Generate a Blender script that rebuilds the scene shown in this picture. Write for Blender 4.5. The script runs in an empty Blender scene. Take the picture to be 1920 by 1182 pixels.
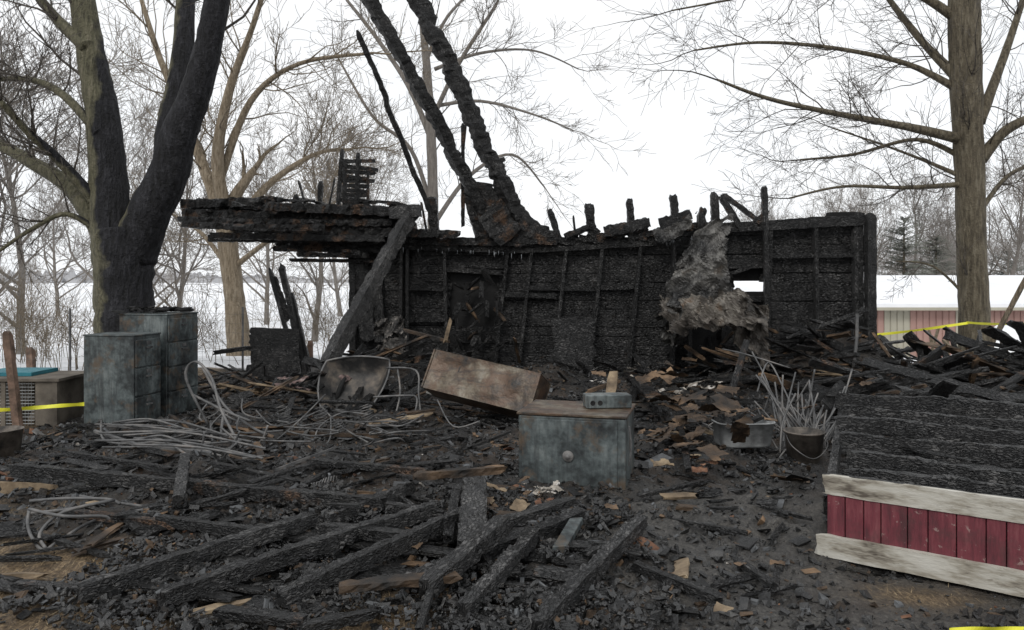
import bpy, math, random
import numpy as np
from mathutils import Vector, Matrix
R = random.Random(7)
NR = np.random.RandomState(5)
sc = bpy.context.scene
F = 1440.0; HZ = 525.0; CZ = 1.6
def W(px, py, d): return Vector((d*(px-960)/F, d, CZ+d*(HZ-py)/F))
def G(px, py, z=0.05):
    d = F*(CZ-z)/(py-HZ)
    return Vector((d*(px-960)/F, d, z))
def dw(px): return 12.327/(1+0.177*(px-960)/F)
def WP(px, py, off=0.0):
    d = dw(px)-off
    return W(px, py, d)

# ---------------------------------------------------------------- noise
_T = NR.rand(256, 256)
def vn(x, y):
    xi = np.floor(x).astype(int); yi = np.floor(y).astype(int)
    fx = x-xi; fy = y-yi
    fx = fx*fx*(3-2*fx); fy = fy*fy*(3-2*fy)
    a = _T[xi % 256, yi % 256]; b = _T[(xi+1) % 256, yi % 256]
    c = _T[xi % 256, (yi+1) % 256]; d = _T[(xi+1) % 256, (yi+1) % 256]
    return (a*(1-fx)+b*fx)*(1-fy)+(c*(1-fx)+d*fx)*fy
def fbm(x, y, o=4):
    s = 0; a = .5; t = 0
    for i in range(o):
        s = s+a*vn(x+i*17.3, y+i*9.1); t += a; a *= .5; x = x*2.03; y = y*2.03
    return s/t
def ss(a, b, x):
    t = np.clip((x-a)/(b-a), 0, 1); return t*t*(3-2*t)
def debmask(x, y):
    return ss(-6.0, -4.6, x)*ss(3.4, 5.4, y)*(1-ss(13.2, 14.5, y))*(1-ss(9, 11, x))
def H(x, y):
    x = np.asarray(x, float); y = np.asarray(y, float)
    m = debmask(x, y)
    near = (1-ss(14, 20, y))
    wl = 12.9-0.177*(x+2.67)
    ridge = np.exp(-((y-(wl-1.0))/0.8)**2)*ss(-4, -2.5, x)*(1-ss(7, 9, x))
    h = m*(0.01+0.18*(fbm(x*.8+3, y*.8, 3)-.38))
    h = h+ridge*(0.12+.5*np.maximum(fbm(x*1.3+40, y*1.3, 3)-.35, 0))
    h = h+.62*np.exp(-(((x-4.6)/.75)**2+((y-11.0)/.6)**2))
    h = h+.34*np.exp(-(((x-6.6)/1.3)**2+((y-9.6)/.9)**2))
    h = h+.25*np.exp(-(((x+1.9)/.9)**2+((y-10.8)/.7)**2))
    h = h+near*(m*.05+.012)*(fbm(x*7, y*7, 4)-.5)*2+near*m*.04*(fbm(x*23+5, y*23, 2)-.5)
    h = h-.05*np.exp(-(((x-2.4)/1.2)**2+((y-4.3)/.7)**2))
    h = h-1.3*ss(14.5, 28, y)+ss(14, 20, y)*.25*(fbm(x*.15, y*.15, 3)-.5)
    h = h+ss(150, 700, y)*2.3
    return h
def Hs(x, y): return float(H(np.array([x]), np.array([y]))[0])

# ---------------------------------------------------------------- materials
def newmat(name):
    m = bpy.data.materials.new(name); m.use_nodes = True
    t = m.node_tree; t.nodes.clear()
    o = t.nodes.new('ShaderNodeOutputMaterial'); b = t.nodes.new('ShaderNodeBsdfPrincipled')
    t.links.new(b.outputs[0], o.inputs[0])
    return m, t, b
def ramp(t, stops, fac):
    r = t.nodes.new('ShaderNodeValToRGB')
    e = r.color_ramp.elements
    while len(e) < len(stops): e.new(.5)
    for i, (p, c) in enumerate(stops):
        e[i].position = p
        e[i].color = (c[0], c[1], c[2], 1) if not isinstance(c, (int, float)) else (c, c, c, 1)
    t.links.new(fac, r.inputs[0]); return r.outputs[0]
def coord(t, kind, scale=(1, 1, 1)):
    c = t.nodes.new('ShaderNodeTexCoord'); mp = t.nodes.new('ShaderNodeMapping')
    mp.inputs['Scale'].default_value = scale
    t.links.new(c.outputs[kind], mp.inputs[0]); return mp.outputs[0]
def noise(t, v, s, d=8, r=.6):
    n = t.nodes.new('ShaderNodeTexNoise'); n.inputs['Scale'].default_value = s
    n.inputs['Detail'].default_value = min(d, 4); n.inputs['Roughness'].default_value = r
    t.links.new(v, n.inputs['Vector']); return n.outputs['Fac']
def mth(t, op, a, b=None):
    n = t.nodes.new('ShaderNodeMath'); n.operation = op
    for i, q in enumerate((a, b)):
        if q is None: continue
        if isinstance(q, (int, float)): n.inputs[i].default_value = q
        else: t.links.new(q, n.inputs[i])
    return n.outputs[0]
def mix(t, f, a, b):
    n = t.nodes.new('ShaderNodeMix'); n.data_type = 'RGBA'
    for s, q in ((n.inputs[0], f), (n.inputs[6], a), (n.inputs[7], b)):
        if isinstance(q, (int, float)): s.default_value = q
        elif isinstance(q, tuple): s.default_value = (*q, 1)
        else: t.links.new(q, s)
    return n.outputs[2]
def bump(t, b, h, st, dist=.02):
    n = t.nodes.new('ShaderNodeBump'); n.inputs['Strength'].default_value = st
    n.inputs['Distance'].default_value = dist
    t.links.new(h, n.inputs['Height']); t.links.new(n.outputs[0], b.inputs['Normal'])
def M(name, stops, scale=5, rough=.7, bst=.3, bscale=30, metal=0, kind='Object', st=(1, 1, 1), spec=.4, dist=.02):
    m, t, b = newmat(name)
    v = coord(t, kind, st)
    c = ramp(t, stops, noise(t, v, scale))
    t.links.new(c, b.inputs['Base Color'])
    b.inputs['Roughness'].default_value = rough; b.inputs['Metallic'].default_value = metal
    b.inputs['Specular IOR Level'].default_value = spec
    if bst: bump(t, b, noise(t, v, bscale), bst, dist)
    return m
def charmat(name, dark=.006, mid=.017, ash=.085, su=1, warm=None, rough=(.26, .62)):
    m, t, b = newmat(name)
    uv = coord(t, 'UV', (14*su, 30*su, 1))
    nz = t.nodes.new('ShaderNodeTexNoise'); nz.inputs['Scale'].default_value = 2
    t.links.new(uv, nz.inputs['Vector'])
    va = t.nodes.new('ShaderNodeVectorMath'); va.operation = 'ADD'
    t.links.new(uv, va.inputs[0]); t.links.new(nz.outputs['Color'], va.inputs[1])
    vo = t.nodes.new('ShaderNodeTexVoronoi'); vo.feature = 'DISTANCE_TO_EDGE'; vo.inputs['Scale'].default_value = 1.6
    t.links.new(va.outputs[0], vo.inputs['Vector'])
    crack = ramp(t, [(0, 0), (.10, .8), (.35, 1)], vo.outputs['Distance'])
    vc = t.nodes.new('ShaderNodeTexVoronoi'); vc.inputs['Scale'].default_value = 1.6
    t.links.new(va.outputs[0], vc.inputs['Vector'])
    cs = t.nodes.new('ShaderNodeSeparateColor'); t.links.new(vc.outputs['Color'], cs.inputs[0])
    ob = coord(t, 'Object')
    n1 = mth(t, 'ADD', noise(t, ob, 2.6, 8, .7), mth(t, 'MULTIPLY', mth(t, 'SUBTRACT', cs.outputs[0], .5), .3))
    base = ramp(t, [(.32, (dark, dark, dark*1.04)), (.54, (mid, mid*.99, mid*.98)), (.76, (ash, ash*.97, ash*.94))], n1)
    if warm:
        n2 = noise(t, ob, 3.1, 6, .65)
        base = mix(t, ramp(t, [(warm[0], 0), (warm[0]+.1, 1)], n2), base, warm[1])
    base = mix(t, crack, (.002, .002, .002), base)
    t.links.new(base, b.inputs['Base Color'])
    n3 = noise(t, ob, 45, 4, .6)
    hh = mth(t, 'ADD', crack, mth(t, 'MULTIPLY', n3, .6))
    bump(t, b, hh, 1.0, .02)
    t.links.new(ramp(t, [(.38, rough[0]), (.62, rough[1])], noise(t, ob, 9)), b.inputs['Roughness'])
    b.inputs['Specular IOR Level'].default_value = .5
    return m
CH = charmat('charred_wood')
CH2 = charmat('charred_wood_brown', warm=(.55, (.11, .06, .032)))
CHG = charmat('charred_wood_ashy', dark=.012, mid=.035, ash=.13)
CHS = charmat('charred_siding', dark=.009, mid=.026, ash=.09, su=.8, warm=(.66, (.05, .035, .025)))
BURNTBR = M('scorched_wood', [(.35, (.010, .009, .008)), (.52, (.06, .038, .022)), (.72, (.22, .14, .08))], 3, .7, .5)
TAN = M('bare_wood', [(.3, (.06, .045, .03)), (.5, (.17, .125, .08)), (.68, (.31, .24, .155))], 6, .8, .3)
RUSTWOOD = M('orange_wood', [(.3, (.03, .015, .01)), (.5, (.12, .055, .03)), (.7, (.22, .12, .07))], 8, .8, .3)
PAPER = M('scorched_paper', [(.3, (.04, .035, .03)), (.48, (.30, .27, .23)), (.68, (.62, .60, .57))], 11, .8, .4, dist=.01)
CHIP_G = M('grey_ash', [(.3, .03), (.6, (.10, .105, .11)), (.8, .2)], 9, .8, .4)
CHIP_B = M('coal', [(.3, .005), (.52, (.016, .016, .016)), (.7, (.055, .052, .048))], 6, .32, .6, 60, spec=.55)
TUBE = M('burnt_steel_tube', [(.3, (.035, .035, .035)), (.5, (.11, .11, .11)), (.66, (.19, .18, .17)), (.8, (.13, .08, .05))], 5, .6, .3, metal=.25)
STEELTUB = M('galvanised_steel', [(.3, (.08, .08, .08)), (.5, (.28, .29, .29)), (.7, (.40, .41, .41))], 4, .6, .25, metal=.1)
PAIL = M('sooty_pail_steel', [(.36, (.03, .028, .026)), (.5, (.11, .095, .08)), (.66, (.20, .175, .15))], 6, .6, .35, metal=.15)
def rustsheet():
    m, t, b = newmat('rusty_steel')
    ob = coord(t, 'Object'); n = noise(t, ob, 2.6, 8, .7); n2 = noise(t, ob, 5.5, 6, .7)
    c = ramp(t, [(.38, (.014, .013, .012)), (.48, (.06, .042, .028)), (.57, (.135, .11, .078)), (.7, (.22, .20, .165))], n)
    c = mix(t, ramp(t, [(.44, 0), (.58, .85)], n2), c, (.085, .048, .028))
    n4 = noise(t, coord(t, 'Object', (1.5, 1.5, 7)), 3, 4, .7)
    c = mix(t, ramp(t, [(.5, 0), (.66, .7)], n4), c, (.022, .018, .016))
    t.links.new(c, b.inputs['Base Color']); b.inputs['Roughness'].default_value = .48; b.inputs['Metallic'].default_value = .25
    bump(t, b, noise(t, ob, 6), .6, .035); return m
RUST = rustsheet()
SHEET = M('burnt_sheet_metal', [(.34, (.014, .014, .014)), (.5, (.06, .058, .055)), (.62, (.135, .13, .12)), (.75, (.10, .07, .05))], 2.2, .5, .35, 18, metal=.3)
def cabmat():
    m, t, b = newmat('burnt_cabinet_steel')
    ob = coord(t, 'Object')
    n = mth(t, 'ADD', mth(t, 'MULTIPLY', noise(t, ob, 2.4, 9, .75), .75), mth(t, 'MULTIPLY', noise(t, ob, 17, 5, .7), .25))
    c = ramp(t, [(.36, (.010, .011, .012)), (.44, (.035, .042, .043)), (.52, (.085, .102, .103)), (.62, (.155, .175, .172))], n)
    st = noise(t, coord(t, 'Object', (9, 9, 1.0)), 2.4, 6, .6)
    c = mix(t, ramp(t, [(.46, 0), (.66, .7)], st), c, (.026, .029, .03))
    r = noise(t, ob, 4.3, 6, .7)
    c = mix(t, ramp(t, [(.54, 0), (.66, .8)], r), c, (.10, .07, .045))
    t.links.new(c, b.inputs['Base Color']); b.inputs['Metallic'].default_value = .2
    b.inputs['Roughness'].default_value = .55
    bump(t, b, noise(t, ob, 7), .45, .02)
    return m
CAB = cabmat()
DARK = M('soot_and_shade', [(.3, .004), (.7, .014)], 8, .9, .3)  # near-black for sooty parts, also painted shade in the doorway and knockout holes
def barkmat(name, c1, c2, c3, burn=False):
    m, t, b = newmat(name)
    ob = coord(t, 'Object')
    st = noise(t, coord(t, 'Object', (9, 9, 1.6)), 2.2, 8, .65)
    col = ramp(t, [(.3, c1), (.52, c2), (.75, c3)], st)
    big = noise(t, ob, 1.3, 4)
    if burn:
        g = t.nodes.new('ShaderNodeNewGeometry'); sx = t.nodes.new('ShaderNodeSeparateXYZ')
        t.links.new(g.outputs['Normal'], sx.inputs[0])
        sp = t.nodes.new('ShaderNodeSeparateXYZ'); t.links.new(g.outputs['Position'], sp.inputs[0])
        f = mth(t, 'ADD', mth(t, 'MULTIPLY', sx.outputs[0], .6), mth(t, 'MULTIPLY', mth(t, 'SUBTRACT', big, .5), 2.2))
        f = mth(t, 'ADD', f, mth(t, 'MULTIPLY', mth(t, 'ADD', sp.outputs[0], 5.4), .8))
        f = mth(t, 'SUBTRACT', f, mth(t, 'MULTIPLY', mth(t, 'MAXIMUM', mth(t, 'SUBTRACT', sp.outputs[2], 3.5), 0), .38))
        f = mth(t, 'ADD', f, .34)
        k = ramp(t, [(0, 0), (.22, 1)], f)
        col = mix(t, k, col, ramp(t, [(.3, .005), (.55, (.017, .017, .02)), (.75, (.05, .05, .056))], st))
    t.links.new(col, b.inputs['Base Color']); b.inputs['Roughness'].default_value = .75
    b.inputs['Specular IOR Level'].default_value = .3
    bump(t, b, mth(t, 'ADD', st, mth(t, 'MULTIPLY', noise(t, ob, 25), .4)), 1.0, .07)
    return m
BARK_L = barkmat('burnt_maple_bark', (.045, .042, .028), (.115, .108, .068), (.20, .18, .13), True)
BARK_R = barkmat('maple_bark', (.045, .038, .027), (.12, .10, .068), (.215, .19, .14))
TWIG = barkmat('maple_twigs', (.06, .05, .042), (.12, .105, .09), (.18, .16, .135))
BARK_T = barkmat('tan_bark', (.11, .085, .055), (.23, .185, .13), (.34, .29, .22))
BARK_F = barkmat('hazy_bark', (.14, .125, .11), (.205, .185, .165), (.27, .245, .22))  # bark colour lightened to stand in for aerial haze
BARK_D = barkmat('haze_tinted_far_bark', (.22, .205, .195), (.29, .27, .255), (.34, .32, .305))  # paler still: distance haze put into the far trees' base colour

# ---------------------------------------------------------------- mesh builder
class MB:
    def __init__(s): s.v = []; s.f = []; s.m = []; s.uv = []
    def obj(s, name, mats, parent=None, smooth=False, loc=None):
        me = bpy.data.meshes.new(name); me.from_pydata(s.v, [], s.f)
        for k in (mats if isinstance(mats, list) else [mats]): me.materials.append(k)
        if s.m: me.polygons.foreach_set('material_index', s.m)
        if s.uv and len(s.uv) == len(s.v):
            ul = me.uv_layers.new(name='UVMap'); n = len(me.loops)
            li = np.empty(n, dtype=np.int32); me.loops.foreach_get('vertex_index', li)
            ul.data.foreach_set('uv', np.array(s.uv, dtype=np.float32)[li].ravel())
        if smooth: me.polygons.foreach_set('use_smooth', [True]*len(me.polygons))
        me.update()
        o = bpy.data.objects.new(name, me); sc.collection.objects.link(o)
        if parent: o.parent = parent
        return o
def empty(name):
    e = bpy.data.objects.new(name, None); sc.collection.objects.link(e); return e
CS = [(-1, -1), (0, -1), (1, -1), (1, 0), (1, 1), (0, 1), (-1, 1), (-1, 0), (-1, -1)]
def beam(mb, p0, p1, w, h, mat=0, seg=.07, jit=.16, roll=0, e0=.9, e1=.85, sag=0, warp=0):
    p0 = Vector(p0); p1 = Vector(p1); ax = p1-p0; L = ax.length
    if L < 1e-4: return
    ax.normalize(); ref = Vector((0, 0, 1)) if abs(ax.z) < .9 else Vector((0, 1, 0))
    a = ax.cross(ref).normalized(); b = a.cross(ax)
    if roll:
        q = Matrix.Rotation(roll, 3, ax); a = q @ a; b = q @ b
    n = max(2, min(90, int(L/seg))); base = len(mb.v); per = 2*(w+h); off = R.random()*50
    us = [0, w/2, w, w+h/2, w+h, 1.5*w+h, 2*w+h, 2*w+1.5*h, per]
    wx = wy = 0; pj = [1]*8
    for i in range(n+1):
        t = i/n; e = 1
        if i == 0: e = e0
        elif i == n: e = e1
        wx += R.gauss(0, warp); wy += R.gauss(0, warp)
        c = p0.lerp(p1, t)+Vector((0, 0, -sag*4*t*(1-t)))+a*wx+b*wy
        ring = []
        for k in range(8):
            tgt = 1-jit*abs(R.gauss(0, 1.0)); j = pj[k] = .3*pj[k]+.7*max(.3, tgt)
            s1, s2 = CS[k]
            al = R.uniform(-1, 1)*seg*.2
            if i in (0, n): al *= 2.5
            ring.append(c+a*(s1*w/2*j*e)+b*(s2*h/2*j*e)+ax*al)
        ring.append(ring[0])
        for k in range(9):
            mb.v.append(tuple(ring[k])); mb.uv.append((off+t*L, us[k]))
    for i in range(n):
        for k in range(8):
            q = base+i*9+k
            mb.f.append((q, q+9, q+10, q+1)); mb.m.append(mat)
    mb.f.append(tuple(base+k for k in range(8))); mb.m.append(mat)
    q = base+n*9
    mb.f.append(tuple(q+7-k for k in range(8))); mb.m.append(mat)
def prism(mb, o, u, v, w, mat=0):
    o, u, v, w = Vector(o), Vector(u), Vector(v), Vector(w)
    if u.cross(v).dot(w) < 0: u, v = v, u
    b = len(mb.v)
    for p, q in ((o, (0, 0)), (o+u, (u.length, 0)), (o+u+v, (u.length, v.length)), (o+v, (0, v.length))): mb.v.append(tuple(p)); mb.uv.append(q)
    for p, q in ((o, (0, w.length)), (o+u, (u.length, w.length)), (o+u+v, (u.length, v.length+w.length)), (o+v, (0, v.length+w.length))): mb.v.append(tuple(p+w)); mb.uv.append(q)
    for f in ((3, 2, 1, 0), (4, 5, 6, 7), (0, 1, 5, 4), (1, 2, 6, 5), (2, 3, 7, 6), (3, 0, 4, 7)):
        mb.f.append(tuple(b+i for i in f)); mb.m.append(mat)
def sheet(mb, c, nx, ny, amp, fs, mat=0, rag=.0, seed=0, hole=0):
    TL, TR, BR, BL = [Vector(p) for p in c]
    nrm = (TR-TL).cross(BL-TL).normalized(); base = len(mb.v)
    lu = (TR-TL).length; lv = (BL-TL).length
    i_, j_ = np.meshgrid(np.linspace(0, 1, nx+1), np.linspace(0, 1, ny+1))
    N1 = fbm(i_*lu*fs+seed*7.7, j_*lv*fs*.6+seed*3.1, 4)-.5
    N2 = np.abs(vn(i_*lu*fs*2.1+seed*5+j_*3, j_*lv*fs*.5+seed)-.5)
    N3 = np.abs(vn(i_*lu*fs*1.1-j_*lv*fs*.9+seed, i_*lu*fs+j_*lv*fs+seed*2)-.5)
    E = fbm(i_*lu*9+seed*2.2, j_*lv*9+seed, 2)
    for j in range(ny+1):
        for i in range(nx+1):
            u = i/nx; v = j/ny
            p = TL.lerp(TR, u).lerp(BL.lerp(BR, u), v)
            p = p+nrm*float(N1[j, i]*2.2+N2[j, i]*1.8+N3[j, i]*1.8)*amp+Vector((R.uniform(-1, 1), R.uniform(-1, 1), R.uniform(-1, 1)))*amp*.04
            mb.v.append(tuple(p)); mb.uv.append((u*lu, v*lv))
    for j in range(ny):
        for i in range(nx):
            e = min(i, j, nx-1-i, ny-1-j)/min(nx, ny)*2
            if rag and float(E[j, i]) > .55+e*(1.2-rag): continue
            if hole and R.random() < hole: continue
            q = base+j*(nx+1)+i
            mb.f.append((q, q+nx+1, q+nx+2, q+1)); mb.m.append(mat)
def catmull(P, n=5):
    out = []
    for i in range(len(P)-1):
        p0 = P[max(i-1, 0)]; p1 = P[i]; p2 = P[i+1]; p3 = P[min(i+2, len(P)-1)]
        for k in range(n):
            t = k/n
            out.append(.5*((2*p1)+(p2-p0)*t+(2*p0-5*p1+4*p2-p3)*t*t+(3*p1-p0-3*p2+p3)*t**3))
    out.append(P[-1]); return out
def tube(mb, pts, rad, sides=6, mat=0, lump=0):
    base = len(mb.v); n = len(pts)
    t = (pts[1]-pts[0]).normalized()
    a = t.cross(Vector((0.3, 1, 0.1))); a.normalize()
    cs = [(math.cos(2*math.pi*k/sides), math.sin(2*math.pi*k/sides)) for k in range(sides)]
    for i in range(n):
        t = (pts[min(i+1, n-1)]-pts[max(i-1, 0)]).normalized()
        a = (a-t*a.dot(t)).normalized(); b = t.cross(a); r = rad[i] if hasattr(rad, '__len__') else rad
        for c, s in cs:
            q = r*(1+lump*R.uniform(-1, 1)) if lump else r
            mb.v.append(tuple(pts[i]+a*(c*q)+b*(s*q))); mb.uv.append((i*.1, c*.1))
    for i in range(n-1):
        for k in range(sides):
            k2 = (k+1) % sides; q = base+i*sides
            mb.f.append((q+k, q+k2, q+sides+k2, q+sides+k)); mb.m.append(mat)
    mb.f.append(tuple(base+sides-1-k for k in range(sides))); mb.m.append(mat)
    mb.f.append(tuple(base+(n-1)*sides+k for k in range(sides))); mb.m.append(mat)
def pipe(mb, P, r=.012, mat=0, n=5, sides=7):
    tube(mb, catmull([Vector(p) for p in P], n), r, sides, mat)
def lathe(mb, c, prof, n=24, mat=0, ax=None):
    base = len(mb.v); q = Matrix.Identity(3) if ax is None else Vector((0, 0, 1)).rotation_difference(Vector(ax)).to_matrix()
    for r, z in prof:
        for k in range(n):
            a = 2*math.pi*k/n; p = Vector(c)+q @ Vector((r*math.cos(a), r*math.sin(a), z)); mb.v.append(tuple(p)); mb.uv.append((k/n, z))
    for i in range(len(prof)-1):
        for k in range(n):
            k2 = (k+1) % n; mb.f.append((base+i*n+k, base+i*n+k2, base+(i+1)*n+k2, base+(i+1)*n+k)); mb.m.append(mat)

# ---------------------------------------------------------------- ground
def grow_axis(a, b, step, lo, hi):
    mid = list(np.arange(a, b, step)); up = [b]; s = step
    while up[-1] < hi: s *= 1.13; up.append(up[-1]+s)
    dn = [a-step]; s = step
    while dn[-1] > lo: s *= 1.13; dn.append(dn[-1]-s)
    return np.array(dn[::-1]+mid+up)
xs = grow_axis(-7.5, 8.5, .034, -900, 900); ys = grow_axis(3.0, 14.2, .03, -40, 1500)
X, Y = np.meshgrid(xs, ys); Z = H(X, Y)
nx, ny = len(xs), len(ys)
me = bpy.data.meshes.new('ground')
me.vertices.add(nx*ny); me.vertices.foreach_set('co', np.stack([X, Y, Z], -1).astype(np.float32).ravel())
idx = np.arange(nx*ny).reshape(ny, nx)
q = np.stack([idx[:-1, :-1], idx[:-1, 1:], idx[1:, 1:], idx[1:, :-1]], -1).reshape(-1, 4)
me.loops.add(q.size); me.loops.foreach_set('vertex_index', q.ravel().astype(np.int32))
me.polygons.add(len(q)); me.polygons.foreach_set('loop_start', np.arange(0, q.size, 4, dtype=np.int32))
me.update(calc_edges=True)
me.polygons.foreach_set('use_smooth', np.ones(len(q), dtype=bool))
nzz = (fbm(X*1.1, Y*1.1, 4)-.5)
def strawmask(X, Y):
    nzz = (fbm(X*1.1, Y*1.1, 4)-.5)
    straw = (1-ss(4.1, 4.9, Y+nzz*2.2+.35*(X+2.3)))*(1-ss(-2.2, -1.3, X+nzz*1.2))
    straw = np.maximum(straw, (1-ss(3.75, 4.02, Y+nzz*.7))*ss(-1.4, -1.2, X+nzz*.6)*(1-ss(-.5, -.2, X+nzz*.6)))
    straw = np.maximum(straw, np.exp(-(((X-2.1)/.28)**2+((Y-3.95)/.16)**2))*1.3*(nzz+.7))
    return np.clip(np.maximum(straw, (1-ss(-5.2, -4.9, X+nzz*1.2))), 0, 1)
snow = np.clip(ss(13.7, 14.3, Y+nzz*1.2)+(1-ss(-6.9, -6.2, X+nzz*1.6))*ss(8.8, 9.6, Y+nzz), 0, 1)
snow = np.where((X > 7.2) & (Y > 11.7+nzz*2), 1, snow)
straw = strawmask(X, Y)
col = np.stack([snow, straw, ss(.0, .9, X+nzz)*(1-ss(5.3, 6.2, Y+nzz)), np.ones_like(X)], -1)
ca = me.color_attributes.new('zone', 'FLOAT_COLOR', 'POINT'); ca.data.foreach_set('color', col.astype(np.float32).ravel())
gm, t, b = newmat('ash_straw_and_snow')
at = t.nodes.new('ShaderNodeVertexColor'); at.layer_name = 'zone'
sp = t.nodes.new('ShaderNodeSeparateColor'); t.links.new(at.outputs[0], sp.inputs[0])
ob = coord(t, 'Object')
n1 = noise(t, ob, 3, 10, .75); n2 = noise(t, ob, 38, 6, .75)
ash = ramp(t, [(.32, (.004, .004, .005)), (.48, (.019, .018, .017)), (.62, (.052, .048, .043)), (.76, (.14, .125, .105))], mth(t, 'ADD', mth(t, 'MULTIPLY', n1, .45), mth(t, 'MULTIPLY', n2, .55)))
brn = noise(t, ob, 1.4, 5, .7)
ash = mix(t, ramp(t, [(.47, 0), (.62, .65)], brn), ash, (.055, .037, .024))
wet = ramp(t, [(.36, (.018, .018, .018)), (.52, (.072, .068, .062)), (.68, (.165, .155, .14))], mth(t, 'ADD', mth(t, 'MULTIPLY', n1, .35), mth(t, 'MULTIPLY', n2, .65)))
ash = mix(t, mth(t, 'MULTIPLY', sp.outputs[2], .8), ash, wet)
sn = noise(t, coord(t, 'Object', (1, .35, 1)), 60, 5, .7)
strw = ramp(t, [(.3, (.035, .024, .014)), (.5, (.14, .095, .052)), (.7, (.34, .25, .145))], sn)
strw = mix(t, ramp(t, [(.5, 0), (.62, .7)], n1), strw, (.045, .034, .024))
snw = ramp(t, [(.3, (.66, .68, .70)), (.5, (.82, .83, .85)), (.7, (.88, .885, .90))], noise(t, coord(t, 'Object', (.3, 1, 1)), .5, 8, .65))
grs = noise(t, coord(t, 'Object', (.25, 1, 1)), .12, 8, .75)
snw = mix(t, ramp(t, [(.6, 0), (.68, .5)], grs), snw, (.45, .40, .33))
c = mix(t, sp.outputs[1], ash, strw); c = mix(t, sp.outputs[0], c, snw)
t.links.new(c, b.inputs['Base Color']); t.links.new(ramp(t, [(.35, .28), (.6, .75)], n1), b.inputs['Roughness'])
b.inputs['Specular IOR Level'].default_value = .4
bump(t, b, mth(t, 'ADD', n2, mth(t, 'MULTIPLY', noise(t, ob, 120, 3), .5)), .9, .03)
me.materials.append(gm)
go = bpy.data.objects.new('ground', me); sc.collection.objects.link(go)

# ---------------------------------------------------------------- burned shed
shed = empty('burned_shed')
def topz(px):
    P = [(655, 452), (760, 448), (980, 458), (1130, 448), (1240, 440), (1345, 418), (1440, 418), (1620, 405)]
    for (a, ya), (b_, yb) in zip(P, P[1:]):
        if a <= px <= b_: return ya+(yb-ya)*(px-a)/(b_-a)
    return 450
def wall_pt(x, z, off=0.0):
    y = 12.8-0.177*(x+2.67); n = Vector((-.174, -.985, 0))
    return Vector((x, y, z))+n*off
xl = WP(662, 500).x; xr = WP(1612, 500).x
def pxof(x):
    y = 12.8-0.177*(x+2.67); return 960+F*x/y
def clad(bh, off, th, over, jit, pg, seed, rl=.07):
    mb = MB(); z = 0.0; row = 0
    while z < 2.7:
        x = xl
        while x < xr:
            x2 = min(x+R.uniform(1.0, 2.6), xr); k = x; run0 = None
            while k < x2+1e-6:
                px = pxof(k+.05); d = dw(px); ztop = CZ+d*(HZ-topz(px))/F
                py = HZ+F*(CZ-z-bh/2)/d
                hole = z+bh*.6 > ztop
                if 1376 < px < 1434 and 515 < py < 560: hole = True
                if off > -.1 and 842 < px < 932 and 515 < py < 610: hole = True
                if off > -.1 and 1376 < px < 1434 and 495 < py < 562: hole = True
                if not hole and R.random() < pg: hole = True
                if hole or k+.1 >= x2:
                    if run0 is not None and k-run0 > .08:
                        dz = R.gauss(0, .004)
                        beam(mb, wall_pt(run0, z+bh/2+dz, off+R.gauss(0, .006)), wall_pt(k+(.11 if not hole else 0), z+bh/2+dz+R.gauss(0, .004), off), th, bh*over, 0, seg=.08, jit=jit, roll=rl+R.gauss(0, .03))
                    run0 = None
                elif run0 is None: run0 = k
                k += .1
            x = x2+.006
        z += bh; row += 1
    return mb
clad(.142, -.05, .024, .97, .035, .006, 0, .13).obj('siding', [CHS], shed)
clad(.20, -.12, .02, 1.14, .03, .0, 0).obj('outer_sheathing', [DARK], shed)
mb = MB()
for px in (668, 752, 764, 836, 940, 985, 1050, 1118, 1190, 1262, 1340, 1352, 1441, 1530, 1604):
    lean = R.uniform(-3, 3)
    if px in (940, 985, 1050, 1118, 1190): lean = -12
    a = WP(px+lean*1.2, 732, .06); b_ = WP(px-lean, topz(px)+8, .06); a.z = -.02
    beam(mb, a, b_, .055, .13, R.choice([0, 0, 1]), seg=.05, jit=.14)
beam(mb, WP(1441, 760, .12), WP(1434, 352, .12), .08, .09, 0, jit=.14)
beam(mb, WP(1612, 735, .05), WP(1610, 402, .05), .09, .12, 0, jit=.1)
beam(mb, WP(1632, 735, .12), WP(1632, 402, .12), .14, .14, 0, jit=.1)
mb.obj('studs', [CH, CHG], shed)
mb = MB()
c0 = WP(1640, 730, .05); z = .0
while z < 2.45:
    beam(mb, (c0.x, c0.y, z+.07), (c0.x+.42, c0.y+2.2, z+.07), .02, .15, 0, seg=.1, jit=.04)
    z += .142
mb.obj('end_wall', [CHS], shed)
mb = MB()
for a, b_ in (((655, 452), (985, 462)), ((985, 462), (1245, 446)), ((1345, 424), (1625, 408))):
    beam(mb, WP(*a, .06), WP(*b_, .06), .13, .09, 0, jit=.18, seg=.05)
    beam(mb, WP(a[0], a[1]+9, .10), WP(b_[0], b_[1]+9, .10), .06, .09, 0, jit=.18, seg=.05)
beam(mb, WP(1180, 445, .1), WP(1260, 432, .1), .12, .1, 0, jit=.25)
for a, b_ in (((765, 540), (835, 542)), ((838, 505), (942, 512)), ((850, 497), (942, 500)), ((940, 552), (1045, 556)), ((1040, 598), (1115, 600)), ((1118, 540), (1190, 538)), ((760, 600), (836, 600)), ((1350, 492), (1438, 488)), ((1350, 500), (1436, 498)), ((1445, 480), (1605, 478)), ((985, 540), (1120, 542)), ((1352, 562), (1438, 560))):
    beam(mb, WP(*a, .05), WP(*b_, .05), .06, .085, 0, jit=.14)
beam(mb, WP(1350, 520, .2), WP(1440, 490, 0), .04, .06, 0)
mb.obj('plates_and_blocking', [CH], shed)
mb = MB()
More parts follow.
